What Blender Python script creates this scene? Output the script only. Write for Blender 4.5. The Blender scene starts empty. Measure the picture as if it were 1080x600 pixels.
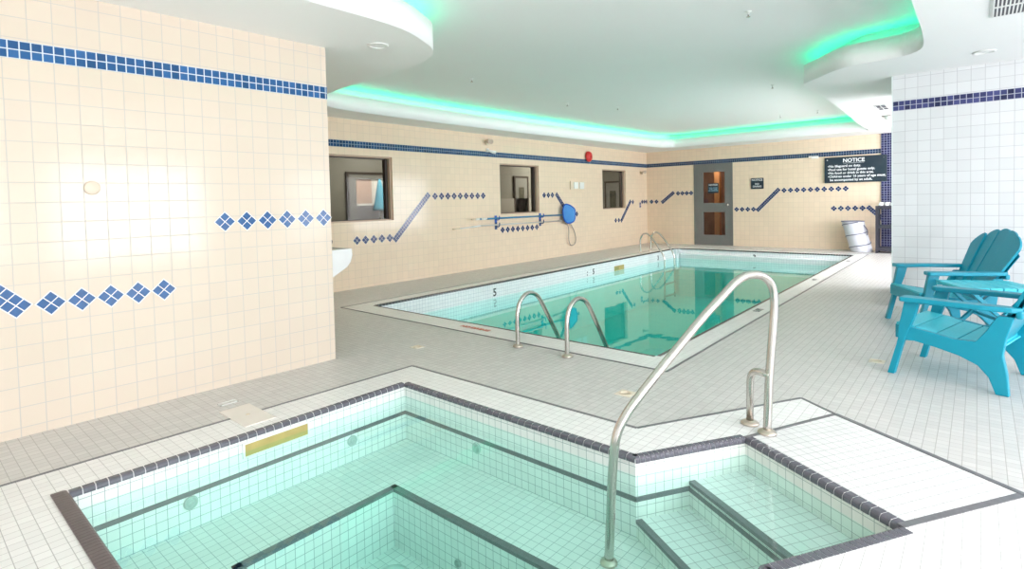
import bpy, bmesh, math, random
from mathutils import Vector, Matrix
from mathutils.geometry import tessellate_polygon

sc = bpy.context.scene
C = sc.collection
PI = math.pi

# ------------------------------------------------------------------ camera
YAW, PITCH, ROLL = math.radians(40.5765), math.radians(1.8688), math.radians(-1.31655)
fw = Vector((-math.sin(YAW) * math.cos(PITCH), math.cos(YAW) * math.cos(PITCH), -math.sin(PITCH)))
r0 = Vector((math.cos(YAW), math.sin(YAW), 0)); u0 = r0.cross(fw)
rt = math.cos(ROLL) * r0 + math.sin(ROLL) * u0
up = -math.sin(ROLL) * r0 + math.cos(ROLL) * u0
cd = bpy.data.cameras.new('camera'); cam = bpy.data.objects.new('camera', cd); C.objects.link(cam)
cam.matrix_world = Matrix(((rt.x, up.x, -fw.x, 0), (rt.y, up.y, -fw.y, 0), (rt.z, up.z, -fw.z, 1.28), (0, 0, 0, 1)))
cd.sensor_width = 36; cd.lens = 574.13 / 1080 * 36; cd.shift_y = -69.1 / 1080
cd.clip_start = 0.05
sc.camera = cam

# ------------------------------------------------------------------ light
sc.view_settings.view_transform = 'Standard'
sc.view_settings.look = 'None'
sc.view_settings.gamma = 1
sc.view_settings.use_curve_mapping = False
sc.view_settings.exposure = 0.08
w = bpy.data.worlds.new('overcast_sky'); sc.world = w; w.use_nodes = True
bg = w.node_tree.nodes['Background']
bg.inputs[0].default_value = (0.86, 0.93, 1.0, 1); bg.inputs[1].default_value = 0.35
try:
    sc.cycles.max_bounces = 14; sc.cycles.diffuse_bounces = 7; sc.cycles.transparent_max_bounces = 16
    sc.cycles.use_denoising = True; sc.cycles.caustics_reflective = False; sc.cycles.caustics_refractive = False
    sc.cycles.sample_clamp_indirect = 6
except Exception:
    pass


def area_light(name, loc, direction, sx, sy, energy, col=(1, 1, 1)):
    l = bpy.data.lights.new(name, 'AREA'); l.shape = 'RECTANGLE'; l.size = sx; l.size_y = sy
    l.energy = energy; l.color = col
    o = bpy.data.objects.new(name, l); C.objects.link(o); o.location = loc
    d = Vector(direction).normalized(); h = Vector((0, 0, 1)).cross(d)
    h = h.normalized() if h.length > 0.2 else Vector((1, 0, 0)); v = (-d).cross(h)     # size runs level, size_y upright
    o.matrix_world = Matrix(((h.x, v.x, -d.x, loc[0]), (h.y, v.y, -d.y, loc[1]), (h.z, v.z, -d.z, loc[2]), (0, 0, 0, 1)))
    return o


# daylight coming in through the windows (just outside their glass)
area_light('daylight_patio_windows', (3.72, 1.05, 1.25), (-1, 0, 0), 5.4, 1.9, 600, (1.0, 0.94, 1.01))
area_light('daylight_last_patio_window', (3.72, 6.3, 1.25), (-1, 0, 0), 2.1, 1.9, 110, (1.0, 0.94, 1.02))
area_light('daylight_rear_windows', (-0.6, -3.32, 1.30), (0, 1, 0), 5.6, 1.9, 60, (1.0, 0.955, 1.0))
area_light('daylight_alcove_window', (1.62, 11.4, 1.35), (-1, 0, 0), 4.6, 2.0, 480, (1.0, 0.94, 1.02))

# ------------------------------------------------------------------ materials
MATS = {}


def new_mat(name):
    m = bpy.data.materials.new(name); m.use_nodes = True
    n = m.node_tree.nodes; l = m.node_tree.links
    b = n['Principled BSDF']
    return m, n, l, b


def plain(name, col, rough=0.5, metal=0.0, var=0.06, scale=8.0, bump=0.0, bscale=40, emit=None, es=0, coat=0.0):
    if name in MATS:
        return MATS[name]
    m, n, l, b = new_mat(name)
    tc = n.new('ShaderNodeTexCoord'); ns = n.new('ShaderNodeTexNoise'); ns.inputs['Scale'].default_value = scale
    l.new(tc.outputs['Object'], ns.inputs['Vector'])
    mx = n.new('ShaderNodeMix'); mx.data_type = 'RGBA'
    mx.inputs['A'].default_value = (*[c * (1 - var) for c in col], 1)
    mx.inputs['B'].default_value = (*[min(1, c * (1 + var)) for c in col], 1)
    l.new(ns.outputs['Fac'], mx.inputs['Factor'])
    l.new(mx.outputs['Result'], b.inputs['Base Color'])
    b.inputs['Roughness'].default_value = rough; b.inputs['Metallic'].default_value = metal
    b.inputs['Coat Weight'].default_value = coat
    if bump:
        n2 = n.new('ShaderNodeTexNoise'); n2.inputs['Scale'].default_value = bscale
        l.new(tc.outputs['Object'], n2.inputs['Vector'])
        bp = n.new('ShaderNodeBump'); bp.inputs['Strength'].default_value = bump; bp.inputs['Distance'].default_value = 0.01
        l.new(n2.outputs['Fac'], bp.inputs['Height']); l.new(bp.outputs['Normal'], b.inputs['Normal'])
    if emit:
        b.inputs['Emission Color'].default_value = (*emit, 1); b.inputs['Emission Strength'].default_value = es
    MATS[name] = m
    return m


def grid(name, col, grout, a, b_, axes='XY', off=(0, 0), gw=0.003, rough=0.2, var=0.05, rot=0.0, bump=0.35, wave=0.0, tint=0.0, g2=1.0):
    """square tiles with grout lines; axes picks the two object axes the grid lies on"""
    if name in MATS:
        return MATS[name]
    m, n, l, bs = new_mat(name)

    def M(op, x, y=None, z=None):
        q = n.new('ShaderNodeMath'); q.operation = op
        for i, v in enumerate((x, y, z)):
            if v is None:
                continue
            if isinstance(v, (int, float)):
                q.inputs[i].default_value = v
            else:
                l.new(v, q.inputs[i])
        return q.outputs[0]
    tc = n.new('ShaderNodeTexCoord'); src = tc.outputs['Object']
    if rot:
        vr = n.new('ShaderNodeVectorRotate'); vr.rotation_type = 'Z_AXIS'; vr.inputs['Angle'].default_value = -rot
        l.new(src, vr.inputs['Vector']); src = vr.outputs[0]
    sp = n.new('ShaderNodeSeparateXYZ'); l.new(src, sp.inputs[0])
    U = M('DIVIDE', M('SUBTRACT', sp.outputs[axes[0]], off[0]), a)
    V = M('DIVIDE', M('SUBTRACT', sp.outputs[axes[1]], off[1]), b_)
    fu, fv = M('FRACT', U), M('FRACT', V)
    du = M('MULTIPLY', M('MINIMUM', fu, M('SUBTRACT', 1.0, fu)), a)
    dv = M('MULTIPLY', M('MINIMUM', fv, M('SUBTRACT', 1.0, fv)), b_)

    def line(d, wd):
        mr = n.new('ShaderNodeMapRange'); mr.interpolation_type = 'SMOOTHSTEP'
        l.new(d, mr.inputs['Value']); mr.inputs['From Min'].default_value = wd * 0.35; mr.inputs['From Max'].default_value = wd * 0.65
        return mr.outputs[0]
    tile = M('MINIMUM', line(du, gw), line(dv, gw * g2))
    cb = n.new('ShaderNodeCombineXYZ'); l.new(M('FLOOR', U), cb.inputs[0]); l.new(M('FLOOR', V), cb.inputs[1])
    wn = n.new('ShaderNodeTexWhiteNoise'); wn.noise_dimensions = '2D'; l.new(cb.outputs[0], wn.inputs['Vector'])
    mx = n.new('ShaderNodeMix'); mx.data_type = 'RGBA'
    mx.inputs['A'].default_value = (*[c * (1 - var) for c in col], 1)
    mx.inputs['B'].default_value = (*[min(1, c * (1 + var)) for c in col], 1)
    l.new(wn.outputs['Value'], mx.inputs['Factor'])
    mg = n.new('ShaderNodeMix'); mg.data_type = 'RGBA'; mg.inputs['A'].default_value = (*grout, 1)
    l.new(mx.outputs['Result'], mg.inputs['B']); l.new(tile, mg.inputs['Factor'])
    l.new(mg.outputs['Result'], bs.inputs['Base Color'])
    rr = M('ADD', M('MULTIPLY', M('SUBTRACT', 1.0, tile), 0.5), rough)
    l.new(rr, bs.inputs['Roughness']); bs.inputs['Specular IOR Level'].default_value = 0.30
    h = tile
    if wave:
        nz = n.new('ShaderNodeTexNoise'); nz.inputs['Scale'].default_value = 9.0
        l.new(tc.outputs['Object'], nz.inputs['Vector'])
        h = M('ADD', h, M('MULTIPLY', nz.outputs['Fac'], wave))
    bp = n.new('ShaderNodeBump'); bp.inputs['Strength'].default_value = bump; bp.inputs['Distance'].default_value = 0.002
    l.new(h, bp.inputs['Height']); l.new(bp.outputs['Normal'], bs.inputs['Normal'])
    MATS[name] = m
    return m


CREAM = (0.80, 0.645, 0.49); CREAMG = (0.62, 0.51, 0.40)
TA, TB = 0.1125, 0.1165
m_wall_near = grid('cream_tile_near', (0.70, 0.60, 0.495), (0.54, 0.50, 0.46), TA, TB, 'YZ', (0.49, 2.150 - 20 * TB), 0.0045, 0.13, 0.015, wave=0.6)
m_wall_l = grid('cream_tile_left', CREAM, CREAMG, TA, TB, 'YZ', (0.2, 2.145 - 20 * TB), 0.004, 0.12, 0.02, wave=0.5)
m_wall_f = grid('cream_tile_far', CREAM, CREAMG, TA, TB, 'XZ', (0.0, 2.145 - 20 * TB), 0.004, 0.12, 0.02, wave=0.5)
m_wall_r = grid('white_tile_wall', (0.74, 0.75, 0.76), (0.50, 0.50, 0.52), 0.111, 0.1165, 'XZ', (-0.724, 2.185 - 20 * 0.1165), 0.004, 0.08, 0.03, wave=0.6)
m_wall_r2 = grid('white_tile_wall_side', (0.80, 0.82, 0.83), (0.50, 0.50, 0.52), 0.111, 0.1165, 'YZ', (7.42, 2.185 - 20 * 0.1165), 0.004, 0.08, 0.03, wave=0.6)
m_wall_b = grid('white_tile_rear', (0.80, 0.80, 0.78), (0.6, 0.6, 0.58), 0.111, 0.1165, 'XZ', (0, 0), 0.004, 0.12, 0.03)
BL = (0.045, 0.15, 0.40)
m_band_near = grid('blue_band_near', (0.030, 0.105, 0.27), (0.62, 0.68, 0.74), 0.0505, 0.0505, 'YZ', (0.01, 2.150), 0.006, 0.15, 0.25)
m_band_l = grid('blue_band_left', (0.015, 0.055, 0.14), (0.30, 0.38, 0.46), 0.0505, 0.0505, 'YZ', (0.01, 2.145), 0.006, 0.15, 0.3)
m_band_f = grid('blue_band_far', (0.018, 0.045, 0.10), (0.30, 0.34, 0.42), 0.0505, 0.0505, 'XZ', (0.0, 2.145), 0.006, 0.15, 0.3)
m_band_r = grid('navy_band_right', (0.05, 0.055, 0.16), (0.46, 0.48, 0.58), 0.0525, 0.0525, 'XZ', (-0.724, 2.184), 0.006, 0.12, 0.5)
m_navy = grid('navy_tile_column', (0.022, 0.025, 0.085), (0.24, 0.25, 0.36), 0.0525, 0.0525, 'XZ', (-1.61, 0), 0.008, 0.2, 0.4)
m_deck = grid('grey_deck_tile', (0.62, 0.60, 0.58), (0.45, 0.43, 0.41), 0.0525, 0.0525, 'XY', (0, 0), 0.0032, 0.32, 0.05, wave=0.3, g2=0.8)
m_white = grid('white_deck_tile', (0.86, 0.845, 0.83), (0.48, 0.46, 0.45), 0.0525, 0.0525, 'XY', (0.013, 0.013), 0.003, 0.25, 0.03, wave=0.3)
ANG = math.atan2(-0.527, 0.85)
m_white_r = grid('white_step_tile', (0.80, 0.79, 0.78), (0.38, 0.38, 0.38), 0.0525, 0.0525, 'XY', (0.013, 0.013), 0.003, 0.25, 0.03, rot=ANG, wave=0.3)
m_tub_x = grid('tub_wall_tile_x', (0.84, 0.83, 0.81), (0.30, 0.36, 0.36), 0.0505, 0.0505, 'YZ', (0.55, -0.195), 0.0028, 0.2, 0.03)
m_tub_y = grid('tub_wall_tile_y', (0.84, 0.83, 0.81), (0.30, 0.36, 0.36), 0.0505, 0.0505, 'XZ', (0.0, -0.195), 0.0028, 0.2, 0.03)
m_tub_b = grid('tub_bench_tile', (0.84, 0.83, 0.81), (0.36, 0.42, 0.42), 0.0525, 0.0525, 'XY', (0, 0), 0.0028, 0.25, 0.03)
m_tub_u = grid('tub_wall_tile_u', (0.84, 0.83, 0.79), (0.34, 0.38, 0.36), 0.0505, 0.0505, 'XZ', (0, -0.195), 0.0028, 0.2, 0.04, rot=ANG)
m_tub_v = grid('tub_wall_tile_v', (0.84, 0.83, 0.79), (0.34, 0.38, 0.36), 0.0505, 0.0505, 'YZ', (0, -0.195), 0.0028, 0.2, 0.04, rot=ANG)
m_pool_x = grid('pool_wall_tile_x', (0.86, 0.87, 0.88), (0.46, 0.50, 0.56), 0.0525, 0.0525, 'YZ', (0, 0), 0.0035, 0.2, 0.03)
m_pool_y = grid('pool_wall_tile_y', (0.86, 0.87, 0.88), (0.50, 0.54, 0.60), 0.0525, 0.0525, 'XZ', (0, 0), 0.0035, 0.2, 0.03)
m_pool_f = grid('pool_floor_plaster', (0.08, 0.66, 0.60), (0.075, 0.64, 0.58), 0.3, 0.3, 'XY', (0, 0), 0.003, 0.4, 0.02)
m_ceil = plain('ceiling_paint', (0.88, 0.88, 0.87), 0.7, var=0.01, scale=2)
m_soff = plain('soffit_paint', (0.90, 0.90, 0.89), 0.55, var=0.01, scale=2)
m_dark = plain('dark_trim_tile', (0.125, 0.12, 0.145), 0.22, var=0.25, scale=25)
m_brown = plain('brown_trim_tile', (0.11, 0.085, 0.085), 0.3, var=0.25, scale=25)
m_charc = plain('charcoal_trim_tile', (0.055, 0.058, 0.062), 0.25, var=0.25, scale=25)
m_line = plain('dark_accent_line', (0.16, 0.155, 0.165), 0.35, var=0.25, scale=40)
m_grout = plain('trim_grout', (0.66, 0.64, 0.66), 0.6)
m_wgrout = plain('white_grout', (0.80, 0.79, 0.76), 0.5)
m_steel = plain('brushed_stainless', (0.60, 0.57, 0.53), 0.24, 1.0, 0.08, 30)
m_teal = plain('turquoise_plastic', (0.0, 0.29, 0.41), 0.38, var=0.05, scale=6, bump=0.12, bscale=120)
m_teal_lit = plain('turquoise_plastic_lit_top', (0.05, 0.56, 0.68), 0.42, var=0.08, scale=10, bump=0.3, bscale=90)  # paler copy for seat and table tops, daylight put into the colour
m_gdoor = plain('grey_door_paint', (0.17, 0.17, 0.165), 0.4)
m_dfr = plain('dark_bronze_frame', (0.05, 0.038, 0.032), 0.4)
m_tan = plain('tan_reveal', (0.55, 0.40, 0.30), 0.5)
m_black = plain('black_sign_board', (0.015, 0.03, 0.045), 0.35, var=0.1)
m_wtxt = plain('white_lettering', (0.80, 0.82, 0.84), 0.5)
m_red = plain('red_enamel', (0.62, 0.03, 0.03), 0.3)
m_wpl = plain('white_plastic', (0.80, 0.80, 0.78), 0.35)
m_cer = plain('white_porcelain', (0.82, 0.83, 0.83), 0.12)
m_beige = plain('beige_plastic', (0.74, 0.62, 0.48), 0.5)
m_bluep = plain('blue_anodised_pole', (0.04, 0.22, 0.42), 0.3, 0.3)
m_greyp = plain('brushed_grey_pole', (0.62, 0.60, 0.58), 0.35, 0.4)
m_netf = plain('blue_net_frame', (0.01, 0.10, 0.50), 0.4)
m_net = plain('light_blue_mesh', (0.07, 0.28, 0.68), 0.7, bump=0.5, bscale=300)
m_gold = plain('yellowed_plastic', (0.48, 0.37, 0.13), 0.4, var=0.2, scale=14)
m_rackm = plain('black_metal', (0.035, 0.035, 0.05), 0.4)
m_cloth = plain('white_terry_towel', (0.82, 0.82, 0.83), 0.9, bump=0.8, bscale=120)
m_fabric = plain('white_mesh_fabric', (0.62, 0.63, 0.68), 0.85, bump=0.4, bscale=200)
m_wire = plain('dark_spiral_binding', (0.14, 0.14, 0.20), 0.6)
m_blackm = plain('black_marking', (0.03, 0.03, 0.035), 0.4)
m_redmk = plain('red_marking', (0.60, 0.14, 0.08), 0.45)
m_vent = plain('vent_dark_gap', (0.10, 0.10, 0.12), 0.6)
m_corr = plain('corridor_wall_paint', (0.24, 0.235, 0.21), 0.7)
m_corr2 = plain('corridor_ceiling_paint', (0.36, 0.35, 0.33), 0.8)
m_brick = grid('patio_brick', (0.55, 0.40, 0.34), (0.6, 0.52, 0.46), 0.2, 0.07, 'YZ', (0, 0), 0.01, 0.8, 0.15)
m_umb = plain('blue_canopy_cloth', (0.08, 0.42, 0.62), 0.8, var=0.15, scale=3)
m_lamp = plain('warm_lamp_diffuser', (0.9, 0.9, 0.86), 0.5, emit=(1, 0.96, 0.9), es=2.0)
m_led = plain('green_led_diffuser', (0.1, 0.8, 0.5), 0.5, emit=(0.0, 1.0, 0.5), es=6.5)
m_copper = plain('copper_column_paint', (0.78, 0.36, 0.16), 0.35, var=0.1)
m_wood = plain('brown_panelling', (0.30, 0.15, 0.09), 0.5, var=0.4, scale=4)


def glass_mat(name, tint=(0.9, 0.93, 0.92), rough=0.02, extra=0.0, ior=1.5):
    m, n, l, b = new_mat(name); n.remove(b)
    tr = n.new('ShaderNodeBsdfTransparent'); tr.inputs[0].default_value = (*tint, 1)
    gl = n.new('ShaderNodeBsdfGlossy'); gl.inputs['Roughness'].default_value = rough
    fr = n.new('ShaderNodeFresnel'); fr.inputs[0].default_value = ior
    ad = n.new('ShaderNodeMath'); ad.operation = 'ADD'; ad.inputs[1].default_value = extra; ad.use_clamp = True
    geo = n.new('ShaderNodeNewGeometry'); fb = n.new('ShaderNodeMath'); fb.operation = 'SUBTRACT'; fb.use_clamp = True
    l.new(fr.outputs[0], fb.inputs[0]); l.new(geo.outputs['Backfacing'], fb.inputs[1])
    l.new(fb.outputs[0], ad.inputs[0])
    mx = n.new('ShaderNodeMixShader'); l.new(ad.outputs[0], mx.inputs[0]); l.new(tr.outputs[0], mx.inputs[1]); l.new(gl.outputs[0], mx.inputs[2])
    l.new(mx.outputs[0], n['Material Output'].inputs['Surface'])
    return m


m_glass = glass_mat('window_glass')
m_glass_c = glass_mat('corridor_window_glass', (0.80, 0.80, 0.76), 0.03, 0.0, 1.22)


def water_mat(name, tint, absorb, dens, ior, wav, wscale):
    m, n, l, b = new_mat(name); n.remove(b)
    tc = n.new('ShaderNodeTexCoord'); nz = n.new('ShaderNodeTexNoise'); nz.inputs['Scale'].default_value = wscale
    nz.inputs['Detail'].default_value = 2
    l.new(tc.outputs['Object'], nz.inputs['Vector'])
    bp = n.new('ShaderNodeBump'); bp.inputs['Strength'].default_value = wav; bp.inputs['Distance'].default_value = 0.02
    l.new(nz.outputs['Fac'], bp.inputs['Height'])
    tr = n.new('ShaderNodeBsdfTransparent'); tr.inputs[0].default_value = (*tint, 1)
    gl = n.new('ShaderNodeBsdfGlossy'); gl.inputs['Roughness'].default_value = 0.0
    gl.inputs['Color'].default_value = (0.92, 1.0, 0.98, 1)
    fr = n.new('ShaderNodeFresnel'); fr.inputs[0].default_value = ior
    l.new(bp.outputs[0], gl.inputs['Normal'])
    geo = n.new('ShaderNodeNewGeometry'); fm = n.new('ShaderNodeMath'); fm.operation = 'SUBTRACT'; fm.use_clamp = True
    l.new(fr.outputs[0], fm.inputs[0]); l.new(geo.outputs['Backfacing'], fm.inputs[1])
    mx = n.new('ShaderNodeMixShader'); l.new(fm.outputs[0], mx.inputs[0]); l.new(tr.outputs[0], mx.inputs[1]); l.new(gl.outputs[0], mx.inputs[2])
    l.new(mx.outputs[0], n['Material Output'].inputs['Surface'])
    va = n.new('ShaderNodeVolumeAbsorption'); va.inputs[0].default_value = (*absorb, 1); va.inputs[1].default_value = dens
    l.new(va.outputs[0], n['Material Output'].inputs['Volume'])
    return m


m_water = water_mat('pool_water', (0.78, 0.98, 0.95), (0.12, 0.92, 0.90), 0.34, 1.50, 0.035, 3.0)
m_wtub = water_mat('tub_water', (0.84, 0.99, 0.955), (0.02, 0.88, 0.78), 0.22, 1.33, 0.03, 5.0)


# ------------------------------------------------------------------ mesh builder
class MB:
    def __init__(self):
        self.v = []; self.f = []; self.mi = []; self.sm = []

    def add(self, vs, fs, mi=0, sm=False):
        o = len(self.v); self.v += [tuple(p) for p in vs]
        for f in fs:
            self.f.append([i + o for i in f]); self.mi.append(mi); self.sm.append(sm)
        return self

    def box(self, x0, x1, y0, y1, z0, z1, mi=0, M=None):
        if x0 > x1: x0, x1 = x1, x0
        if y0 > y1: y0, y1 = y1, y0
        if z0 > z1: z0, z1 = z1, z0
        vs = [Vector(p) for p in ((x0, y0, z0), (x1, y0, z0), (x1, y1, z0), (x0, y1, z0), (x0, y0, z1), (x1, y0, z1), (x1, y1, z1), (x0, y1, z1))]
        if M is not None: vs = [M @ p for p in vs]
        return self.add(vs, [(0, 3, 2, 1), (4, 5, 6, 7), (0, 1, 5, 4), (1, 2, 6, 5), (2, 3, 7, 6), (3, 0, 4, 7)], mi)

    def bar(self, a, b, w_, t, upv=(0, 0, 1), mi=0):
        a = Vector(a); b = Vector(b); d = (b - a); L = d.length; d.normalize()
        s = d.cross(Vector(upv)); s.normalize(); u_ = s.cross(d)
        M = Matrix(((d.x, s.x, u_.x, a.x), (d.y, s.y, u_.y, a.y), (d.z, s.z, u_.z, a.z), (0, 0, 0, 1)))
        return self.box(0, L, -w_ / 2, w_ / 2, -t / 2, t / 2, mi, M)

    def prism(self, poly, z0, z1, mi=0, M=None, sm=False, mi_side=None):
        """poly: ccw list of 2-D points"""
        n = len(poly)
        vs = [Vector((p[0], p[1], z0)) for p in poly] + [Vector((p[0], p[1], z1)) for p in poly]
        if M is not None: vs = [M @ p for p in vs]
        tri = tessellate_polygon([[Vector((p[0], p[1], 0)) for p in poly]])
        fs = []
        for t in tri:
            a, b, c = (poly[i] for i in t)
            ccw = (b[0] - a[0]) * (c[1] - a[1]) - (b[1] - a[1]) * (c[0] - a[0]) > 0
            t = t if ccw else t[::-1]
            fs.append(tuple(i + n for i in t)); fs.append(tuple(t[::-1]))
        self.add(vs, fs, mi)
        o = len(self.v) - 2 * n
        for i in range(n):
            j = (i + 1) % n
            self.f.append([o + i, o + j, o + j + n, o + i + n]); self.mi.append(mi if mi_side is None else mi_side); self.sm.append(sm)
        return self

    def holed(self, outer, holes, z0, z1, mi=0, mi_side=None, top=True, bottom=True):
        loops = [outer] + holes; pts = [p for L in loops for p in L]; n = len(pts)
        tri = tessellate_polygon([[Vector((p[0], p[1], 0)) for p in L] for L in loops])
        vs = [(p[0], p[1], z0) for p in pts] + [(p[0], p[1], z1) for p in pts]
        fs = []
        for t in tri:
            a, b, c = (pts[i] for i in t)
            ccw = (b[0] - a[0]) * (c[1] - a[1]) - (b[1] - a[1]) * (c[0] - a[0]) > 0
            t = t if ccw else t[::-1]
            if top: fs.append(tuple(i + n for i in t))
            if bottom: fs.append(tuple(t[::-1]))
        o = len(self.v)
        self.add(vs, fs, mi)
        k = 0
        for L in loops:
            m_ = len(L)
            for i in range(m_):
                j = (i + 1) % m_
                self.f.append([o + k + i, o + k + j, o + k + j + n, o + k + i + n]); self.mi.append(mi if mi_side is None else mi_side); self.sm.append(False)
            k += m_
        return self

    def tube(self, pts, r, seg=12, mi=0, cap=True, closed=False):
        pts = [Vector(p) for p in pts]; n = len(pts)
        rs = r if isinstance(r, (list, tuple)) else [r] * n
        rings = []; prev = None
        for i, p in enumerate(pts):
            if closed: d = pts[(i + 1) % n] - pts[i - 1]
            else: d = (pts[min(i + 1, n - 1)] - pts[max(i - 1, 0)])
            d.normalize()
            if prev is None:
                a = Vector((0, 0, 1)) if abs(d.z) < 0.9 else Vector((1, 0, 0))
                s = d.cross(a).normalized()
            else:
                s = (prev - d * prev.dot(d)).normalized()
            prev = s; t = d.cross(s)
            rings.append([p + (s * math.cos(2 * PI * k / seg) + t * math.sin(2 * PI * k / seg)) * rs[i] for k in range(seg)])
        vs = [q for R_ in rings for q in R_]; fs = []
        m_ = n if closed else n - 1
        for i in range(m_):
            for k in range(seg):
                k2 = (k + 1) % seg; i2 = (i + 1) % n
                fs.append((i * seg + k, i * seg + k2, i2 * seg + k2, i2 * seg + k))
        self.add(vs, fs, mi, True)
        if cap and not closed:
            o = len(self.v) - len(vs)
            self.f.append([o + k for k in range(seg)][::-1]); self.mi.append(mi); self.sm.append(False)
            self.f.append([o + (n - 1) * seg + k for k in range(seg)]); self.mi.append(mi); self.sm.append(False)
        return self

    def lathe(self, prof, seg=24, mi=0, M=None, closed=True):
        """prof: (r, z) list bottom to top"""
        vs = []; fs = []
        for r, z in prof:
            for k in range(seg):
                a = 2 * PI * k / seg; vs.append(Vector((r * math.cos(a), r * math.sin(a), z)))
        if M is not None: vs = [M @ p for p in vs]
        for i in range(len(prof) - 1):
            for k in range(seg):
                k2 = (k + 1) % seg
                fs.append((i * seg + k, i * seg + k2, (i + 1) * seg + k2, (i + 1) * seg + k))
        self.add(vs, fs, mi, True)
        if closed:
            o = len(self.v) - len(vs); L = (len(prof) - 1) * seg
            if prof[0][0] > 1e-5: self.f.append([o + k for k in range(seg)][::-1]); self.mi.append(mi); self.sm.append(False)
            if prof[-1][0] > 1e-5: self.f.append([o + L + k for k in range(seg)]); self.mi.append(mi); self.sm.append(False)
        return self

    def build(self, name, mats, parent=None, kind=None, bevel=0.0, seg=2):
        me = bpy.data.meshes.new(name)
        me.from_pydata(self.v, [], self.f)
        if not isinstance(mats, (list, tuple)): mats = [mats]
        for m in mats: me.materials.append(m)
        me.polygons.foreach_set('material_index', self.mi)
        me.polygons.foreach_set('use_smooth', self.sm)
        me.update(); me.validate()
        bm = bmesh.new(); bm.from_mesh(me); bmesh.ops.recalc_face_normals(bm, faces=bm.faces); bm.to_mesh(me); bm.free()
        o = bpy.data.objects.new(name, me); C.objects.link(o)
        if parent is not None: o.parent = parent
        if kind: o['kind'] = kind
        if bevel:
            b = o.modifiers.new('bevel', 'BEVEL'); b.width = bevel; b.segments = seg; b.limit_method = 'ANGLE'
            b.angle_limit = math.radians(40)
        return o


def thing(name, label, cat, loc=(0, 0, 0), rz=0.0, group=None):
    o = bpy.data.objects.new(name, None); C.objects.link(o); o.location = loc; o.rotation_euler = (0, 0, rz)
    o.empty_display_size = 0.1
    o['label'] = label; o['category'] = cat
    if group: o['group'] = group
    return o


def tag(o, label, cat, group=None, kind=None):
    o['label'] = label; o['category'] = cat
    if group: o['group'] = group
    if kind: o['kind'] = kind
    return o


def copy_thing(root, loc, rz, label, group=None):
    r = root.copy(); C.objects.link(r); r.location = loc; r.rotation_euler = (0, 0, rz); r['label'] = label
    if group: r['group'] = group
    for ch in list(root.children):
        c = ch.copy(); C.objects.link(c); c.parent = r
        for g in list(ch.children):
            d = g.copy(); C.objects.link(d); d.parent = c
    return r


def smooth_path(pts, n=8):
    """Catmull-Rom through points"""
    P = [Vector(p) for p in pts]; out = []
    for i in range(len(P) - 1):
        p0 = P[max(i - 1, 0)]; p1 = P[i]; p2 = P[i + 1]; p3 = P[min(i + 2, len(P) - 1)]
        for k in range(n):
            t = k / n
            out.append(0.5 * ((2 * p1) + (p2 - p0) * t + (2 * p0 - 5 * p1 + 4 * p2 - p3) * t * t + (3 * p1 - p0 - 3 * p2 + p3) * t ** 3))
    out.append(P[-1])
    return out


def fillet(pts, rads, n=8):
    """polyline with rounded corners"""
    P = [Vector(p) for p in pts]; out = [P[0]]
    for i in range(1, len(P) - 1):
        a = (P[i - 1] - P[i]); b = (P[i + 1] - P[i]); r = rads[i - 1]
        la = min(r, a.length * 0.49); lb = min(r, b.length * 0.49); d = min(la, lb) if True else r
        q0 = P[i] + a.normalized() * la; q2 = P[i] + b.normalized() * lb
        for k in range(n + 1):
            t = k / n
            out.append(q0 * (1 - t) ** 2 + P[i] * 2 * t * (1 - t) + q2 * t * t)
    out.append(P[-1])
    return out


def offset_poly(poly, d):
    """offset outward (poly ccw) by simple vertex normals"""
    n = len(poly); out = []
    for i in range(n):
        a = Vector(poly[i - 1]); b = Vector(poly[i]); c = Vector(poly[(i + 1) % n])
        e1 = (b - a).normalized(); e2 = (c - b).normalized()
        nn = Vector((e1.y, -e1.x)) + Vector((e2.y, -e2.x))
        if nn.length < 1e-6: nn = Vector((e1.y, -e1.x))
        nn.normalize(); k = max(0.5, nn.dot(Vector((e1.y, -e1.x))))
        out.append((b.x + nn.x * d / k, b.y + nn.y * d / k))
    return out


def text(name, s, size, M, mat, parent, bold=0.0, align='CENTER', kind=None, space=1.0):
    cu = bpy.data.curves.new(name, 'FONT'); cu.body = s; cu.size = size; cu.align_x = align; cu.align_y = 'CENTER'
    cu.extrude = 0.0008; cu.offset = bold; cu.space_line = space; cu.resolution_u = 3
    o = bpy.data.objects.new(name, cu); C.objects.link(o)
    dg = bpy.context.evaluated_depsgraph_get(); me = bpy.data.meshes.new_from_object(o.evaluated_get(dg))
    bpy.data.objects.remove(o); bpy.data.curves.remove(cu)
    me.transform(M); me.materials.clear(); me.materials.append(mat)
    o = bpy.data.objects.new(name, me); C.objects.link(o)
    if parent is not None: o.parent = parent
    if kind: o['kind'] = kind
    return o


def frame_M(origin, xa, ya):
    xa = Vector(xa).normalized(); ya = Vector(ya).normalized(); za = xa.cross(ya)
    o = Vector(origin)
    return Matrix(((xa.x, ya.x, za.x, o.x), (xa.y, ya.y, za.y, o.y), (xa.z, ya.z, za.z, o.z), (0, 0, 0, 1)))


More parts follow.
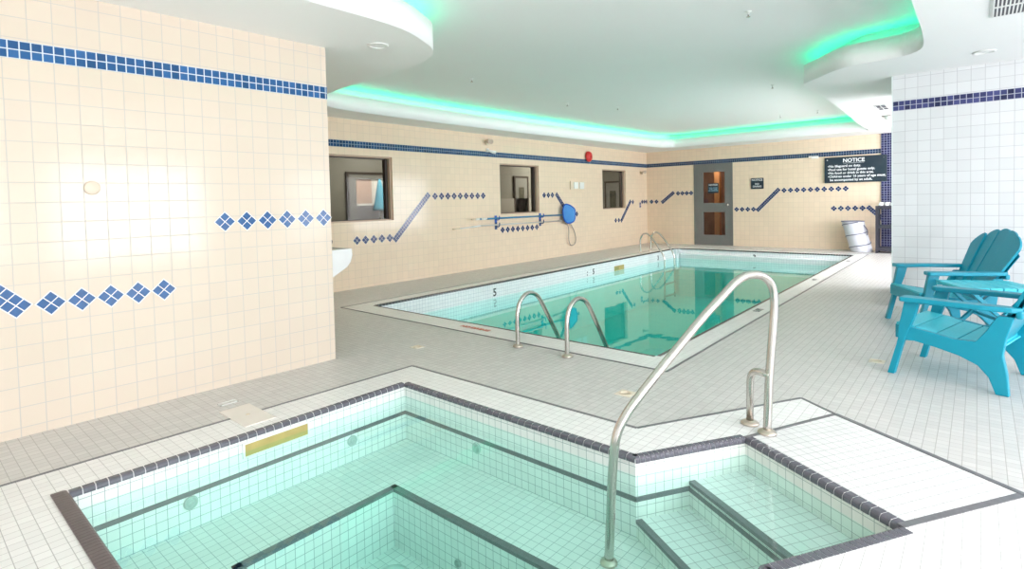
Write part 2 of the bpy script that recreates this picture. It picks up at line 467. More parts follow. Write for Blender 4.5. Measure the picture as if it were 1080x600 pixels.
# ------------------------------------------------------------------ plan
XL, YF, YR, XR, YB, XW = -7.19, 14.35, 7.42, 3.6, -3.2, -0.724
H1, H2, HF = 2.57, 2.92, 2.785
PI_ = (-5.79, -1.975, 4.065, 13.10)     # pool inner x0 x1 y0 y1
PO_ = (-6.05, -1.735, 3.737, 13.45)     # pool coping outer
ZW, ZT = -0.235, -0.088                  # pool water, tub water
A = Vector((-1.278, 2.385)); B = Vector((-0.931, 2.944)); Cc = Vector((-0.22, 2.507))
vdir = (B - A).normalized(); udir = (Cc - B).normalized()
D = Cc - vdir * (B - A).length
tub_in = [(-3.13, 0.52), (D.x, 0.52), (D.x, D.y), (Cc.x, Cc.y), (B.x, B.y), (A.x, A.y), (-3.10, 2.40)]
tub_out = [(-3.515, -1.1), (0.42, -1.1), (0.42, 2.90), (0.152, 3.081), (-0.624, 3.574), (-0.839, 3.735), (-1.438, 2.707), (-3.381, 2.701), (-3.472, 0.327)]
XN = lambda y: -4.141 + 0.0357 * (y - 0.4)      # near left wall face

# ------------------------------------------------------------------ floor
room = [(XN(YB), YB), (XR, YB), (XR, YR), (XW, YR), (XW, 8.9), (1.5, 8.9), (1.5, YF), (XL, YF), (XL, 2.447), (XN(2.447), 2.447)]
po = [(PO_[0], PO_[2]), (PO_[1], PO_[2]), (PO_[1], PO_[3]), (PO_[0], PO_[3])]
pi = [(PI_[0], PI_[2]), (PI_[1], PI_[2]), (PI_[1], PI_[3]), (PI_[0], PI_[3])]
pi = [(PI_[0], PI_[2]), (PI_[1], PI_[2]), (PI_[1], PI_[3])] + [(PI_[0] + 0.14 - 0.14 * math.sin(a), PI_[3] - 0.14 + 0.14 * math.cos(a)) for a in [i * PI / 12 for i in range(7)]]
MB().holed(room, [po, tub_out], -0.12, 0.0).build('floor', m_deck, kind='structure')

pool = thing('swimming_pool', 'long rectangular swimming pool with teal water and white tiled rim', 'pool')
MB().holed(po, [offset_poly(pi, 0.006)], -0.12, 0.002).build('coping', m_white, pool)
m = MB()
n_ = len(pi)
for i in range(n_):
    a, b = pi[i], pi[(i + 1) % n_]
    mi = 0 if abs(a[0] - b[0]) < abs(a[1] - b[1]) else 1
    dx, dy = b[0] - a[0], b[1] - a[1]; L = math.hypot(dx, dy); nx, ny = dy / L * 0.1, -dx / L * 0.1
    m.add([(a[0], a[1], -1.25), (b[0], b[1], -1.25), (b[0], b[1], -0.52), (a[0], a[1], -0.52)], [(0, 1, 2, 3)], 2)
    m.add([(a[0], a[1], -0.52), (b[0], b[1], -0.52), (b[0], b[1], -0.12), (a[0], a[1], -0.12)], [(0, 1, 2, 3)], mi)
    m.add([(a[0], a[1], -0.12), (b[0], b[1], -0.12), (b[0], b[1], -0.01), (a[0], a[1], -0.01)], [(0, 1, 2, 3)], mi)
m.add([(p[0], p[1], -1.25) for p in pi], [tuple(range(n_))], 2)
o = m.build('basin', [m_pool_x, m_pool_y, m_pool_f], pool)
sd = o.modifiers.new('shell', 'SOLIDIFY'); sd.thickness = 0.08; sd.offset = 1; sd.use_even_offset = False


def trim(poly, closed, name, mt, parent, wd=0.034, drop=0.022, tile=0.05, gap=0.005, side=1, lift=0.004):
    """rounded bullnose tiles lying along a polyline; the rounded edge is on the left (side=1) or right"""
    mb = MB()
    n = len(poly); segs = n if closed else n - 1
    for i in range(segs):
        a = Vector(poly[i]); b = Vector(poly[(i + 1) % n]); d = b - a; L = d.length
        if L < 1e-4: continue
        d.normalize(); nr = Vector((-d.y, d.x)) * side      # towards the water
        cnt = max(1, round(L / tile)); st = L / cnt
        prof = [(-wd, -0.01), (-wd, lift)] + [(0.006 - drop * 0.75 + drop * 0.75 * math.sin(t), lift - drop * 0.75 + drop * 0.75 * math.cos(t)) for t in [k * PI / 8 for k in range(5)]] + [(0.006, -drop), (-0.002, -drop)]
        for k in range(cnt):
            s0, s1 = k * st + gap / 2, (k + 1) * st - gap / 2
            vs = []
            for s in (s0, s1):
                for (q, z) in prof:
                    p = a + d * s + nr * q; vs.append((p.x, p.y, z))
            m_ = len(prof); fs = [tuple(range(m_))[::-1], tuple(range(m_, 2 * m_))]
            fs += [(j, (j + 1) % m_, (j + 1) % m_ + m_, j + m_) for j in range(m_)]
            mb.add(vs, fs, 0)
        # bedding mortar between the tiles
        vs = []
        for s in (0, L):
            for (q, z) in [(-wd + 0.001, -0.01), (-wd + 0.001, lift - 0.0015), (-0.0135, lift - 0.002), (-0.003, -0.003), (0.003, -0.012), (0.003, -drop + 0.001)]:
                p = a + d * s + nr * q; vs.append((p.x, p.y, z))
        fs = [tuple(range(6))[::-1], tuple(range(6, 12))] + [(j, (j + 1) % 6, (j + 1) % 6 + 6, j + 6) for j in range(6)]
        mb.add(vs, fs, 1)
    return mb.build(name, [mt, m_grout], parent)


trim(pi, True, 'edge_trim', m_charc, pool)


def strip_line(pts, wd, name, mt, parent, closed=False, z=0.0025):
    mb = MB(); n = len(pts)
    for i in range(n if closed else n - 1):
        a = Vector(pts[i]); b = Vector(pts[(i + 1) % n])
        mb.bar((a.x, a.y, z / 2 + 0.001), (b.x, b.y, z / 2 + 0.001), wd, z + 0.002)
    return mb.build(name, mt, parent)


strip_line(po, 0.018, 'border_line', m_line, pool, True)
e = 0.012
wp = [(PI_[0] - e, PI_[2] - e), (PI_[1] + e, PI_[2] - e), (PI_[1] + e, PI_[3] + e), (PI_[0] - e, PI_[3] + e)]
MB().prism(offset_poly(pi, 0.012), -1.262, ZW).build('water', m_water, pool)

# ------------------------------------------------------------------ hot tub
tub = thing('hot_tub', 'tiled whirlpool tub sunk in white deck with aqua water and steps', 'hot tub')
plat = [(B.x, B.y), (Cc.x, Cc.y), (0.152, 3.081), (-0.624, 3.574)]
# white tile surround: everything but the step platform
ring_out = [(-3.515, -1.1), (0.42, -1.1), (0.42, 2.90), (0.152, 3.081), (Cc.x, Cc.y), (D.x, D.y), (D.x, 0.52), (-3.13, 0.52), (-3.10, 2.40), (A.x, A.y), (B.x, B.y), (-0.624, 3.574), (-0.839, 3.735), (-1.438, 2.707), (-3.381, 2.701), (-3.472, 0.327)]
TO = offset_poly(tub_in, 0.006)       # just behind the basin wall face
ring_out = ring_out[:4] + [(TO[3][0], TO[3][1]), TO[2], TO[1], TO[0], TO[6], TO[5], TO[4]] + ring_out[11:]
plat = [TO[4], TO[3], (0.152, 3.081), (-0.624, 3.574)]
MB().prism(ring_out, -0.12, 0.002).build('surround', m_white, tub)
MB().prism(plat, -0.12, 0.002).build('step_landing', m_white_r, tub)
lo = [(-3.515, -1.1), (-3.472, 0.327), (-3.381, 2.701), (-1.438, 2.707), (-0.839, 3.735), (-0.624, 3.574), (0.152, 3.081), (0.42, 2.90), (0.42, -1.1)]
strip_line(lo, 0.018, 'border_line', m_line, tub)
strip_line([(B.x, B.y), (-0.624, 3.574)], 0.022, 'landing_line', m_line, tub)
strip_line([(Cc.x, Cc.y), (0.152, 3.081)], 0.03, 'landing_line', m_line, tub)
strip_line([(0.152, 3.081), (-0.624, 3.574)], 0.026, 'landing_line', m_line, tub, z=0.0035)
trim([(-3.13, 0.52), (-3.10, 2.40), (A.x, A.y)], False, 'edge_trim', m_dark, tub, side=-1)
trim([(A.x, A.y), (B.x, B.y)], False, 'edge_trim', m_dark, tub, side=-1, wd=0.036, drop=0.026, tile=0.0275, gap=0.003)
trim([(B.x, B.y), (Cc.x, Cc.y)], False, 'edge_trim', m_dark, tub, side=-1, wd=0.040, drop=0.026, tile=0.042)
trim([(Cc.x, Cc.y), (D.x, D.y)], False, 'edge_trim', m_dark, tub, side=-1, wd=0.050, drop=0.026, tile=0.0275, gap=0.003)
trim([(D.x, D.y), (D.x, 0.52)], False, 'edge_trim', m_dark, tub, side=-1)
trim([(D.x, 0.52), (-3.17, 0.52)], False, 'edge_trim', m_brown, tub, side=-1, wd=0.06, drop=0.03, tile=0.026, gap=0.003, lift=0.008)

ZBN, ZWL = -0.40, -0.74
# basin walls above the bench
m = MB()


def wallq(a, b, z0, z1, mi):
    m.add([(a[0], a[1], z0), (b[0], b[1], z0), (b[0], b[1], z1), (a[0], a[1], z1)], [(0, 1, 2, 3)], mi)


TI = tub_in
wallq(TI[0], TI[1], ZBN, -0.006, 1); wallq(TI[1], TI[2], ZBN, -0.006, 0); wallq(TI[6], TI[0], ZBN, -0.006, 0); wallq(TI[5], TI[6], ZBN, -0.006, 1)
wallq(TI[2], TI[3], ZBN, -0.006, 3); wallq(TI[3], TI[4], ZBN, -0.006, 2); wallq(TI[4], TI[5], ZBN, -0.006, 3)
well = [(-2.61, 1.05), (-1.15, 1.05), (-1.15, 1.92), (-2.61, 1.92)]
n0 = len(m.v)
loops = [TI, well]; pts = [p for L in loops for p in L]
tri = tessellate_polygon([[Vector((p[0], p[1], 0)) for p in L] for L in loops])
m.add([(p[0], p[1], ZBN) for p in pts], [tuple(t) for t in tri], 4)
for i in range(4):
    wallq(well[i], well[(i + 1) % 4], ZWL, ZBN, 1 if i % 2 == 0 else 0)
m.add([(p[0], p[1], ZWL) for p in well], [(0, 1, 2, 3)], 4)
m.build('basin', [m_tub_x, m_tub_y, m_tub_u, m_tub_v, m_tub_b], tub)
# dark band round the wall below the waterline
m = MB()
loop = TI
for i in range(len(loop)):
    a = Vector(loop[i]); b = Vector(loop[(i + 1) % len(loop)])
    if i in (3,): continue                       # behind the upper step
    if i == 2:                                    # D-C : only up to the second step
        b = a + (b - a).normalized() * 0.311
    if i == 4:                                    # B-A : from the upper step down
        a = b + (a - b).normalized() * 0.311
    d = (b - a).normalized(); nr = Vector((-d.y, d.x)) * 0.001
    m.bar((a.x + nr.x, a.y + nr.y, -0.207), (b.x + nr.x, b.y + nr.y, -0.207), 0.006, 0.024)
m.build('wall_band', m_line, tub)
# bench edge strip round the well
m = MB()
for i in range(4):
    a = Vector(well[i]); b = Vector(well[(i + 1) % 4]); d = (b - a).normalized(); nr = Vector((d.y, -d.x))
    p = a - d * 0.0 + nr * 0.016; q = b + nr * 0.016
    m.bar((p.x - d.x * 0.036, p.y - d.y * 0.036, ZBN - 0.004), (q.x + d.x * 0.036, q.y + d.y * 0.036, ZBN - 0.004), 0.040, 0.018)
m.build('bench_edge', m_line, tub)


def step(name, t0, t1, ztop, extra_band):
    """step block between distances t0..t1 from A along vdir"""
    p = [A + vdir * t0, D + vdir * t0, D + vdir * t1, A + vdir * t1]
    s = MB().prism([(q.x, q.y) for q in p], ZBN - 0.02, ztop, 0, mi_side=1).build(name, [m_white_r, m_tub_u], tub)
    mm = MB(); a, b = p[0], p[1]; d = (b - a).normalized()
    q = vdir * 0.014
    mm.bar((a.x + q.x, a.y + q.y, ztop - 0.006), (b.x + q.x, b.y + q.y, ztop - 0.006), 0.034, 0.018)
    if extra_band:
        mm.bar((a.x - vdir.x * 0.001, a.y - vdir.y * 0.001, -0.212), (b.x - vdir.x * 0.001, b.y - vdir.y * 0.001, -0.212), 0.006, 0.024)
    mm.build('step_edge', m_line, s)


step('step', 0.311, 0.658, -0.172, True)
step('step', 0.0, 0.311, -0.312, False)
# water body
MB().prism(offset_poly(TI, 0.012), ZWL - 0.012, ZT).build('water', m_wtub, tub)
# skimmer mouth in the left wall (frame + throat)
m = MB()
y0, y1, z0, z1, x = 1.29, 1.665, -0.115, -0.048, -3.116
xq = lambda y: -3.13 + 0.03 * (y - 0.52) / 1.88
for (ya, yb, za, zb) in ((y0, y1, z1, z1 + 0.010), (y0, y1, z0 - 0.010, z0), (y0 - 0.012, y0, z0 - 0.01, z1 + 0.01), (y1, y1 + 0.012, z0 - 0.01, z1 + 0.01)):
    m.box(xq(1.48) - 0.004, xq(1.48) + 0.010, ya, yb, za, zb)
sk = m.build('skimmer_mouth', m_wpl, tub, bevel=0.002)
MB().box(xq(1.48) - 0.002, xq(1.48) + 0.005, y0, y1, z0, z1).build('skimmer_throat', m_gold, sk)


def jet(loc, axis, parent, r=0.035):
    z = Vector(axis); M = Matrix.Translation(loc) @ z.to_track_quat('Z', 'Y').to_matrix().to_4x4()
    mb = MB().lathe([(r, 0), (r, 0.006), (r * 0.86, 0.011), (r * 0.72, 0.010), (r * 0.66, 0.004), (r * 0.45, 0.004), (r * 0.42, 0.010), (r * 0.2, 0.012), (r * 0.16, 0.004)], 24, 0, M)
    return mb.build('water_jet', plain('grey_jet_fitting', (0.42, 0.50, 0.47), 0.35), parent)


jet((-3.119, 1.01, -0.255), (1, 0, 0), tub); jet((-3.105, 1.968, -0.262), (1, 0, 0), tub); jet((-2.384, 2.393, -0.262), (0, -1, 0), tub)
jet((-2.07, 1.918, -0.615), (0, -1, 0), tub, 0.022)
M = Matrix.Translation((-2.40, 1.74, ZWL))
MB().lathe([(0.09, 0), (0.09, 0.012), (0.06, 0.022), (0.0, 0.024)], 24, 0, M).build('drain_cover', plain('white_drain', (0.7, 0.75, 0.72), 0.4), tub)

# skimmer lid in the deck and small deck fittings
lid = MB().box(-3.60, -3.23, 1.345, 1.53, -0.005, 0.006).lathe([(0.012, 0.006), (0.012, 0.009), (0.0, 0.009)], 12, 1, Matrix.Translation((-3.41, 1.44, 0)))
tag(lid.build('skimmer_lid', [plain('pinkish_lid', (0.78, 0.72, 0.66), 0.4), m_beige], bevel=0.002), 'square pale skimmer lid crossing the dark line beside the hot tub', 'cover')


def deck_fitting(x, y, s, mt, label, framed=False, rz=0.0):
    t = MB()
    M = Matrix.Translation((x, y, 0)) @ Matrix.Rotation(rz, 4, 'Z')
    if framed:
        for a in ((-s, s, -s * 0.5, -s * 0.38), (-s, s, s * 0.38, s * 0.5), (-s, -s * 0.85, -s * .5, s * .5), (s * 0.85, s, -s * .5, s * .5)):
            t.box(a[0], a[1], a[2], a[3], -0.003, 0.004, 0, M)
        t.box(-s * 0.85, s * 0.85, -s * 0.38, s * 0.38, -0.003, 0.002, 1, M)
    else:
        t.box(-s / 2, s / 2, -s / 2, s / 2, -0.003, 0.003, 0, M)
        t.lathe([(s * 0.36, 0.003), (s * 0.36, 0.0045), (s * 0.30, 0.005), (s * 0.30, 0.0035), (0, 0.0035)], 20, 1, M)
    return tag(t.build('floor_drain', [mt, m_beige if not framed else m_deck]), label, 'drain')


deck_fitting(-3.735, 1.451, 0.055, m_wpl, 'small rectangular white framed plate in deck next to skimmer lid', True, math.radians(90))
deck_fitting(-1.753, 3.156, 0.11, plain('beige_drain', (0.76, 0.68, 0.56), 0.5), 'beige square floor drain between hot tub and near pool ladder')
deck_fitting(-3.793, 3.09, 0.10, plain('pale_drain', (0.78, 0.72, 0.62), 0.5), 'pale square floor drain nearest the cream wall corner')
deck_fitting(-0.578, 4.903, 0.10, plain('beige_drain', (0.76, 0.68, 0.56), 0.5), 'beige square floor drain in front of the nearest turquoise chair')

# ------------------------------------------------------------------ pool markings and fittings
PR = frame_M((0, 0, 0), (0, -1, 0), (0, 0, 1))


def mark_left(s, y, z, size, name='depth_mark'):
    M = frame_M((PI_[0] + 0.003, y, z), (0, 1, 0), (0, 0, 1))
    M = frame_M((PI_[0] + 0.003, y, z), (0, 1, 0), (0, 0, 1))
    return text(name, s, size, M, m_blackm, pool, 0.004)


mark_left('5', 6.30, -0.155, 0.17)
mark_left('5', 9.21, -0.155, 0.15); mark_left(':', 8.98, -0.155, 0.15)
mark_left('3', 12.08, -0.155, 0.15)
text('depth_mark', '3', 0.14, frame_M((-3.90, PI_[3] - 0.003, -0.135), (1, 0, 0), (0, 0, 1)), m_blackm, pool, 0.004)
m = MB().box(PI_[0] - 0.002, PI_[0] + 0.006, 10.02, 10.43, -0.235, -0.135, 0)
ps = m.build('skimmer_mouth', m_gold, pool, bevel=0.002)
MB().box(PI_[0] + 0.004, PI_[0] + 0.008, 10.05, 10.2, -0.22, -0.15, 0).build('skimmer_throat', plain('olive_throat', (0.30, 0.28, 0.10), 0.5), ps)
FX = frame_M((-3.86, 3.895, 0.0045), (1, 0.0, 0), (0, 1, 0))
text('warning_mark', 'NO DIVING', 0.075, FX, m_redmk, pool, 0.003)
text('depth_mark', '5 FT', 0.10, frame_M((-1.85, 6.35, 0.0045), (0, 1, 0), (-1, 0, 0)), m_blackm, pool, 0.003)
text('depth_mark', '4 FT', 0.09, frame_M((-1.85, 9.10, 0.0045), (0, 1, 0), (-1, 0, 0)), m_blackm, pool, 0.0)
text('depth_mark', '3 FT', 0.09, frame_M((-1.85, 11.9, 0.0045), (0, 1, 0), (-1, 0, 0)), m_blackm, pool, 0.0)

# ------------------------------------------------------------------ walls
WT = 0.18
# near left wall block
yn0, yn1 = YB, 2.447
wn_ = MB().prism([(XN(yn0), yn0), (XN(yn1), yn1), (XN(yn1) - WT, yn1), (XN(yn0) - WT, yn0)], 0, H1 + 0.035).build('wall_near_left', m_wall_near, kind='structure')
MB().box(XL, XN(yn1) - WT, yn1 - WT, yn1, 0, H1 + 0.035).build('wall_alcove', m_wall_f, kind='structure')
# far-left wall with three window openings
wins = [(4.05, 5.45), (8.055, 9.31), (11.93, 13.12)]
WZ0, WZ1 = 1.018, 2.032
m = MB()
ys = [yn1 - 0.2]
for a, b in wins: ys += [a, b]
ys.append(YF + WT)
RD = 0.16
for i in range(0, len(ys), 2): m.box(XL - RD, XL, ys[i], ys[i + 1], 0, H1 + 0.02)
for a, b in wins: m.box(XL - RD, XL, a, b, 0, WZ0).box(XL - RD, XL, a, b, WZ1, H1 + 0.02)
wall_left = m.build('wall_left', m_wall_l, kind='structure')
for k, (a, b) in enumerate(wins):
    # tan reveal on the far jamb, dark frame, glass
    t = MB()
    t.box(XL - RD, XL - 0.03, b - 0.03, b - 0.002, WZ0, WZ1, 0)
    t.box(XL - RD, XL - 0.03, a + 0.002, a + 0.03, WZ0, WZ1, 0)
    t.box(XL - RD, XL - 0.03, a + 0.03, b - 0.03, WZ1 - 0.02, WZ1 - 0.001, 0).box(XL - RD, XL - 0.03, a + 0.03, b - 0.03, WZ0 + 0.001, WZ0 + 0.02, 0)
    wf = t.build('window_%d' % (k + 1), m_tan, kind='structure')
    t = MB()
    t.box(XL - RD, XL - 0.085, b - 0.075, b - 0.03, WZ0 + 0.02, WZ1 - 0.02)
    t.box(XL - RD, XL - 0.10, a + 0.03, a + 0.06, WZ0 + 0.02, WZ1 - 0.02)
    t.box(XL - RD, XL - 0.10, a + 0.06, b - 0.075, WZ1 - 0.035, WZ1 - 0.02).box(XL - RD, XL - 0.10, a + 0.06, b - 0.075, WZ0 + 0.02, WZ0 + 0.032)
    t.build('window_frame', m_dfr, wf)
    MB().box(XL - 0.130, XL - 0.122, a + 0.06, b - 0.075, WZ0 + 0.03, WZ1 - 0.033).build('window_glass', m_glass_c, wf)

# far wall with door opening
DX0, DX1, DZ = -5.815, -4.790, 2.145
m = MB().box(XL - RD, DX0, YF, YF + WT, 0, H1 + 0.03).box(DX0, DX1, YF, YF + WT, DZ, H1 + 0.03).box(DX1, 1.5, YF, YF + WT, 0, H1 + 0.03)
wall_far = m.build('wall_far', m_wall_f, kind='structure')
MB().box(-1.61, -0.95, YF - 0.03, YF - 0.001, 0, H1).build('wall_far_pilaster', m_navy, kind='structure')['kind'] = 'structure'
# right partition (white tile)
MB().box(XW, XR, YR, 8.9, 0, H1 + 0.03).build('wall_right', m_wall_r, kind='structure')
# window walls at the patio side, rear and alcove


def window_wall(name, axis, pos, s0, s1, opens, th, mt, base, Z0=0.35, Z1=2.25):
    t = MB()
    es = [s0] + [q for o_ in opens for q in o_] + [s1]

    def bx(mb, a, b, z0, z1, t0=0.0, t1=th):
        if axis == 'x': mb.box(pos + t0, pos + t1, a, b, z0, z1)
        else: mb.box(a, b, pos + t0, pos + t1, z0, z1)
    for i in range(0, len(es), 2): bx(t, es[i], es[i + 1], 0, H1 + 0.03)
    for a, b in opens: bx(t, a, b, 0, Z0); bx(t, a, b, Z1, H1 + 0.03)
    t.build(name, mt, kind='structure')
    for j, (a, b) in enumerate(opens):
        f = MB(); lo_, hi = sorted((th * 0.3, th * 0.6))
        bx(f, a, a + 0.05, Z0, Z1, lo_, hi); bx(f, b - 0.05, b, Z0, Z1, lo_, hi)
        bx(f, a, b, Z0, Z0 + 0.05, lo_, hi); bx(f, a, b, Z1 - 0.05, Z1, lo_, hi)
        mid = (a + b) / 2; bx(f, mid - 0.025, mid + 0.025, Z0, Z1, lo_, hi)
        wf = f.build('window_%d' % (base + j), m_wpl, kind='structure')
        g = MB(); bx(g, a + 0.05, b - 0.05, Z0 + 0.05, Z1 - 0.05, th * 0.42, th * 0.47)
        g.build('window_glass', m_glass, wf)


window_wall('wall_patio', 'x', XR, YB - 0.1, YR, [(-1.6, 0.7), (1.35, 3.70), (5.3, 7.3)], 0.1, m_wall_r2, 4, 0.35, 2.15)
window_wall('wall_rear', 'y', YB, XN(YB) - WT, XR, [(-3.0, -0.7), (-0.3, 2.0)], -0.1, m_wall_b, 7, 0.35, 2.05)
window_wall('wall_alcove_side', 'x', 1.5, 8.9, YF, [(9.2, 13.6)], 0.1, m_wall_r2, 9)

# tile bands (2 rows) on the walls
Z0B = 2.150
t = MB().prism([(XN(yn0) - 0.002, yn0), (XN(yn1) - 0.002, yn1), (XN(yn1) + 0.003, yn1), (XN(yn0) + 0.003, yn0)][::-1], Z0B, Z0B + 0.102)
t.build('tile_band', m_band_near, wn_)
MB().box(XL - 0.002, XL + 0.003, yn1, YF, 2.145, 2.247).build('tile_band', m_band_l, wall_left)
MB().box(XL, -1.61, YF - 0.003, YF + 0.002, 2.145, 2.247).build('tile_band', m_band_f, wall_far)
wr = bpy.data.objects['wall_right']
MB().box(XW, XR, YR - 0.003, YR + 0.002, 2.184, 2.289).build('tile_band', m_band_r, wr)
MB().box(XW - 0.012, XW + 0.0, YR - 0.006, YR + 0.01, 0, H1).build('corner_bead', plain('corner_bead_white', (0.78, 0.84, 0.82), 0.4), wr)


# diamonds of four small tiles, and diagonal double rows
def inlay(name, P, diamonds, diags, mats, parent, t=0.0515, g=0.0055):
    """P(s, z, n) -> world"""
    mb = MB()

    def quad(c, half_u, half_v, ang, n0, n1, mi):
        ca, sa = math.cos(ang), math.sin(ang); vs = []
        for n in (n0, n1):
            for a, b in ((-half_u, -half_v), (half_u, -half_v), (half_u, half_v), (-half_u, half_v)):
                vs.append(P(c[0] + a * ca - b * sa, c[1] + a * sa + b * ca, n))
        mb.add(vs, [(0, 1, 2, 3), (4, 5, 6, 7), (0, 1, 5, 4), (1, 2, 6, 5), (2, 3, 7, 6), (3, 0, 4, 7)], mi)

    def block(c, nu, nv, ang):
        quad(c, nu * t / 2 + g / 2, nv * t / 2 + g / 2, ang, -0.001, 0.0025, 0)
        ca, sa = math.cos(ang), math.sin(ang)
        for i in range(nu):
            for j in range(nv):
                a = (i - (nu - 1) / 2) * t; b = (j - (nv - 1) / 2) * t
                quad((c[0] + a * ca - b * sa, c[1] + a * sa + b * ca), (t - g) / 2, (t - g) / 2, ang, -0.001, 0.0035, 1)
    for c in diamonds: block(c, 2, 2, PI / 4)
    for (a, b) in diags:
        L = math.hypot(b[0] - a[0], b[1] - a[1]); ang = math.atan2(b[1] - a[1], b[0] - a[0])
        nu = round(L / t) + 2; block(((a[0] + b[0]) / 2, (a[1] + b[1]) / 2), nu, 2, ang)
    return mb.build(name, mats, parent)


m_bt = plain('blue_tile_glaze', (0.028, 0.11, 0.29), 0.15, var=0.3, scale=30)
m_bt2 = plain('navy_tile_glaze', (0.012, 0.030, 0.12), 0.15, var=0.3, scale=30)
row = lambda s0, ds, n, z: [(s0 + ds * k, z) for k in range(n)]
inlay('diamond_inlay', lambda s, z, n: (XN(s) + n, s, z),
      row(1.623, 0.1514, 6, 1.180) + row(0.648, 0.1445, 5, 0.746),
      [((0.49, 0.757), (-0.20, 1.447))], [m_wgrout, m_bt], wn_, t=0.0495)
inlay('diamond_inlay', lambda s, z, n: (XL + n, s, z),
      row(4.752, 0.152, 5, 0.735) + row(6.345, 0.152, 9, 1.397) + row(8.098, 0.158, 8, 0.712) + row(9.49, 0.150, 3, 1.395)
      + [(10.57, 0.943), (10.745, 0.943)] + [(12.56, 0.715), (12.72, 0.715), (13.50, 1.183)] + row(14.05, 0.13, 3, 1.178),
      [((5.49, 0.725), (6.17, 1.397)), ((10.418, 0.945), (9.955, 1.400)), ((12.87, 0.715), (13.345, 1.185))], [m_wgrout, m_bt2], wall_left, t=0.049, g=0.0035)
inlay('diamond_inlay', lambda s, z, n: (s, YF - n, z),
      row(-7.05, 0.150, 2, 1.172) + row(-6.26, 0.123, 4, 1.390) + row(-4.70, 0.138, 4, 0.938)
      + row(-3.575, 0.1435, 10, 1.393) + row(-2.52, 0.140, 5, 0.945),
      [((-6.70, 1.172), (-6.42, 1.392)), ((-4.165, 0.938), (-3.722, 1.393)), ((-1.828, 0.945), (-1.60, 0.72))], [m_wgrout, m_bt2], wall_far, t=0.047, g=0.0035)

# ------------------------------------------------------------------ corridor behind the left windows and room behind the door
MB().box(-9.5, -9.4, 2.0, YF + 0.7, 0, 2.7).build('wall_corridor_back', m_corr, kind='structure')
MB().box(-9.5, XL - RD, 2.0, YF + 0.7, 2.70, 2.8).build('ceiling_corridor', m_corr2, kind='structure')
MB().box(-9.5, XL - RD, 2.0, YF + 0.7, -0.1, 0.0).build('floor_corridor', m_corr, kind='structure')
MB().box(-9.4, XL - RD, YF + 0.6, YF + 0.7, 0, 2.7).build('wall_corridor_far', m_corr, kind='structure')
MB().box(-9.5, XL - RD, 1.9, 2.0, 0, 2.7).build('wall_corridor_near', m_corr, kind='structure')
area_light('corridor_fill_light', (-8.4, 6.4, 2.66), (0, 0, -1), 0.5, 1.2, 45, (1, 0.97, 0.9))  # both corridor lamps are added fill, no fixture stands there
area_light('corridor_fill_light', (-8.4, 12.2, 2.66), (0, 0, -1), 0.5, 1.2, 110, (1, 0.97, 0.9))


def reflected_door(y0, y1, z1, lit, label, loc=None, rz=0):  # added doors that stand in for reflections in the window glass
    t = thing('reflected_door', label, 'door', loc or (-9.4, (y0 + y1) / 2, 0), rz)
    hw = (y1 - y0) / 2
    MB().box(0.0, 0.05, -hw - 0.05, -hw, 0, z1 + 0.05).box(0.0, 0.05, hw, hw + 0.05, 0, z1 + 0.05).box(0, 0.05, -hw, hw, z1, z1 + 0.05).build('door_frame', m_dfr, t)
    f = plain('reflected_door_grey', (0.22, 0.22, 0.21), 0.5)
    mb = MB()
    if lit:
        a, b = -hw + 0.17, hw - 0.10
        mb.box(0.005, 0.04, -hw, a, 0, z1).box(0.005, 0.04, b, hw, 0, z1).box(0.005, 0.04, a, b, 1.79, z1).box(0.005, 0.04, a, b, 0, 0.6)
        mb.build('door_leaf', f, t)
    else:
        mb.box(0.005, 0.04, -hw, hw, 0, z1); mb.build('door_leaf', f, t)
        MB().box(0.041, 0.045, -hw * 0.45, hw * 0.45, 0.9, z1 - 0.25).build('door_pane', m_glass_c, t)
    return t


dc = reflected_door(6.04, 7.05, 1.88, True, 'grey glazed door with blue canopy, built in place of a reflection in nearest window')
# patio reflected in the window glass, built as a shallow niche behind the leaf
MB().box(-0.02, 0.003, -0.34, 0.41, 0.6, 1.79).build('reflection_backing', plain('pale_reflection_glow', (0.8, 0.8, 0.78), 0.6, emit=(0.85, 0.83, 0.80), es=0.12), dc)  # faint glow added for the reflected daylight, no lamp here
MB().box(0.004, 0.006, -0.34, 0.05, 1.30, 1.79).build('patio_wall_reflection', plain('pink_patio_wall', (0.62, 0.44, 0.36), 0.8), dc)
MB().box(0.004, 0.008, -0.34, 0.41, 0.6, 1.26).build('patio_ground_reflection', plain('patio_grey', (0.22, 0.21, 0.22), 0.8), dc)
um = MB()
um.lathe([(0.15, 0), (0.13, 0.05), (0.05, 0.5), (0.02, 0.62)], 14, 0, Matrix.Translation((0.16, 0.02, 1.16))).lathe([(0.018, -1.16), (0.018, 0.05)], 8, 1, Matrix.Translation((0.16, 0.02, 1.16)))
um2 = um.build('reflected_umbrella', [m_umb, m_wpl], None); um2.location = (-9.18, 6.50, 0)  # added in the corridor to stand in for a reflected umbrella
tag(um2, 'folded light blue umbrella built in place of its reflection in nearest window', 'umbrella')
reflected_door(11.10, 11.60, 1.90, False, 'dark framed door built in place of a reflection in the middle window')
reflected_door(-0.24, 0.24, 1.78, False, 'narrow door built in place of a reflection in the smallest window, farthest along', (-8.62, YF + 0.6, 0), -PI / 2)
m = MB().box(-9.39, -9.36, 10.1, 14.3, 0.0, 1.35).build('wall_corridor_wainscot', plain('corridor_wainscot', (0.34, 0.33, 0.31), 0.6), kind='structure')


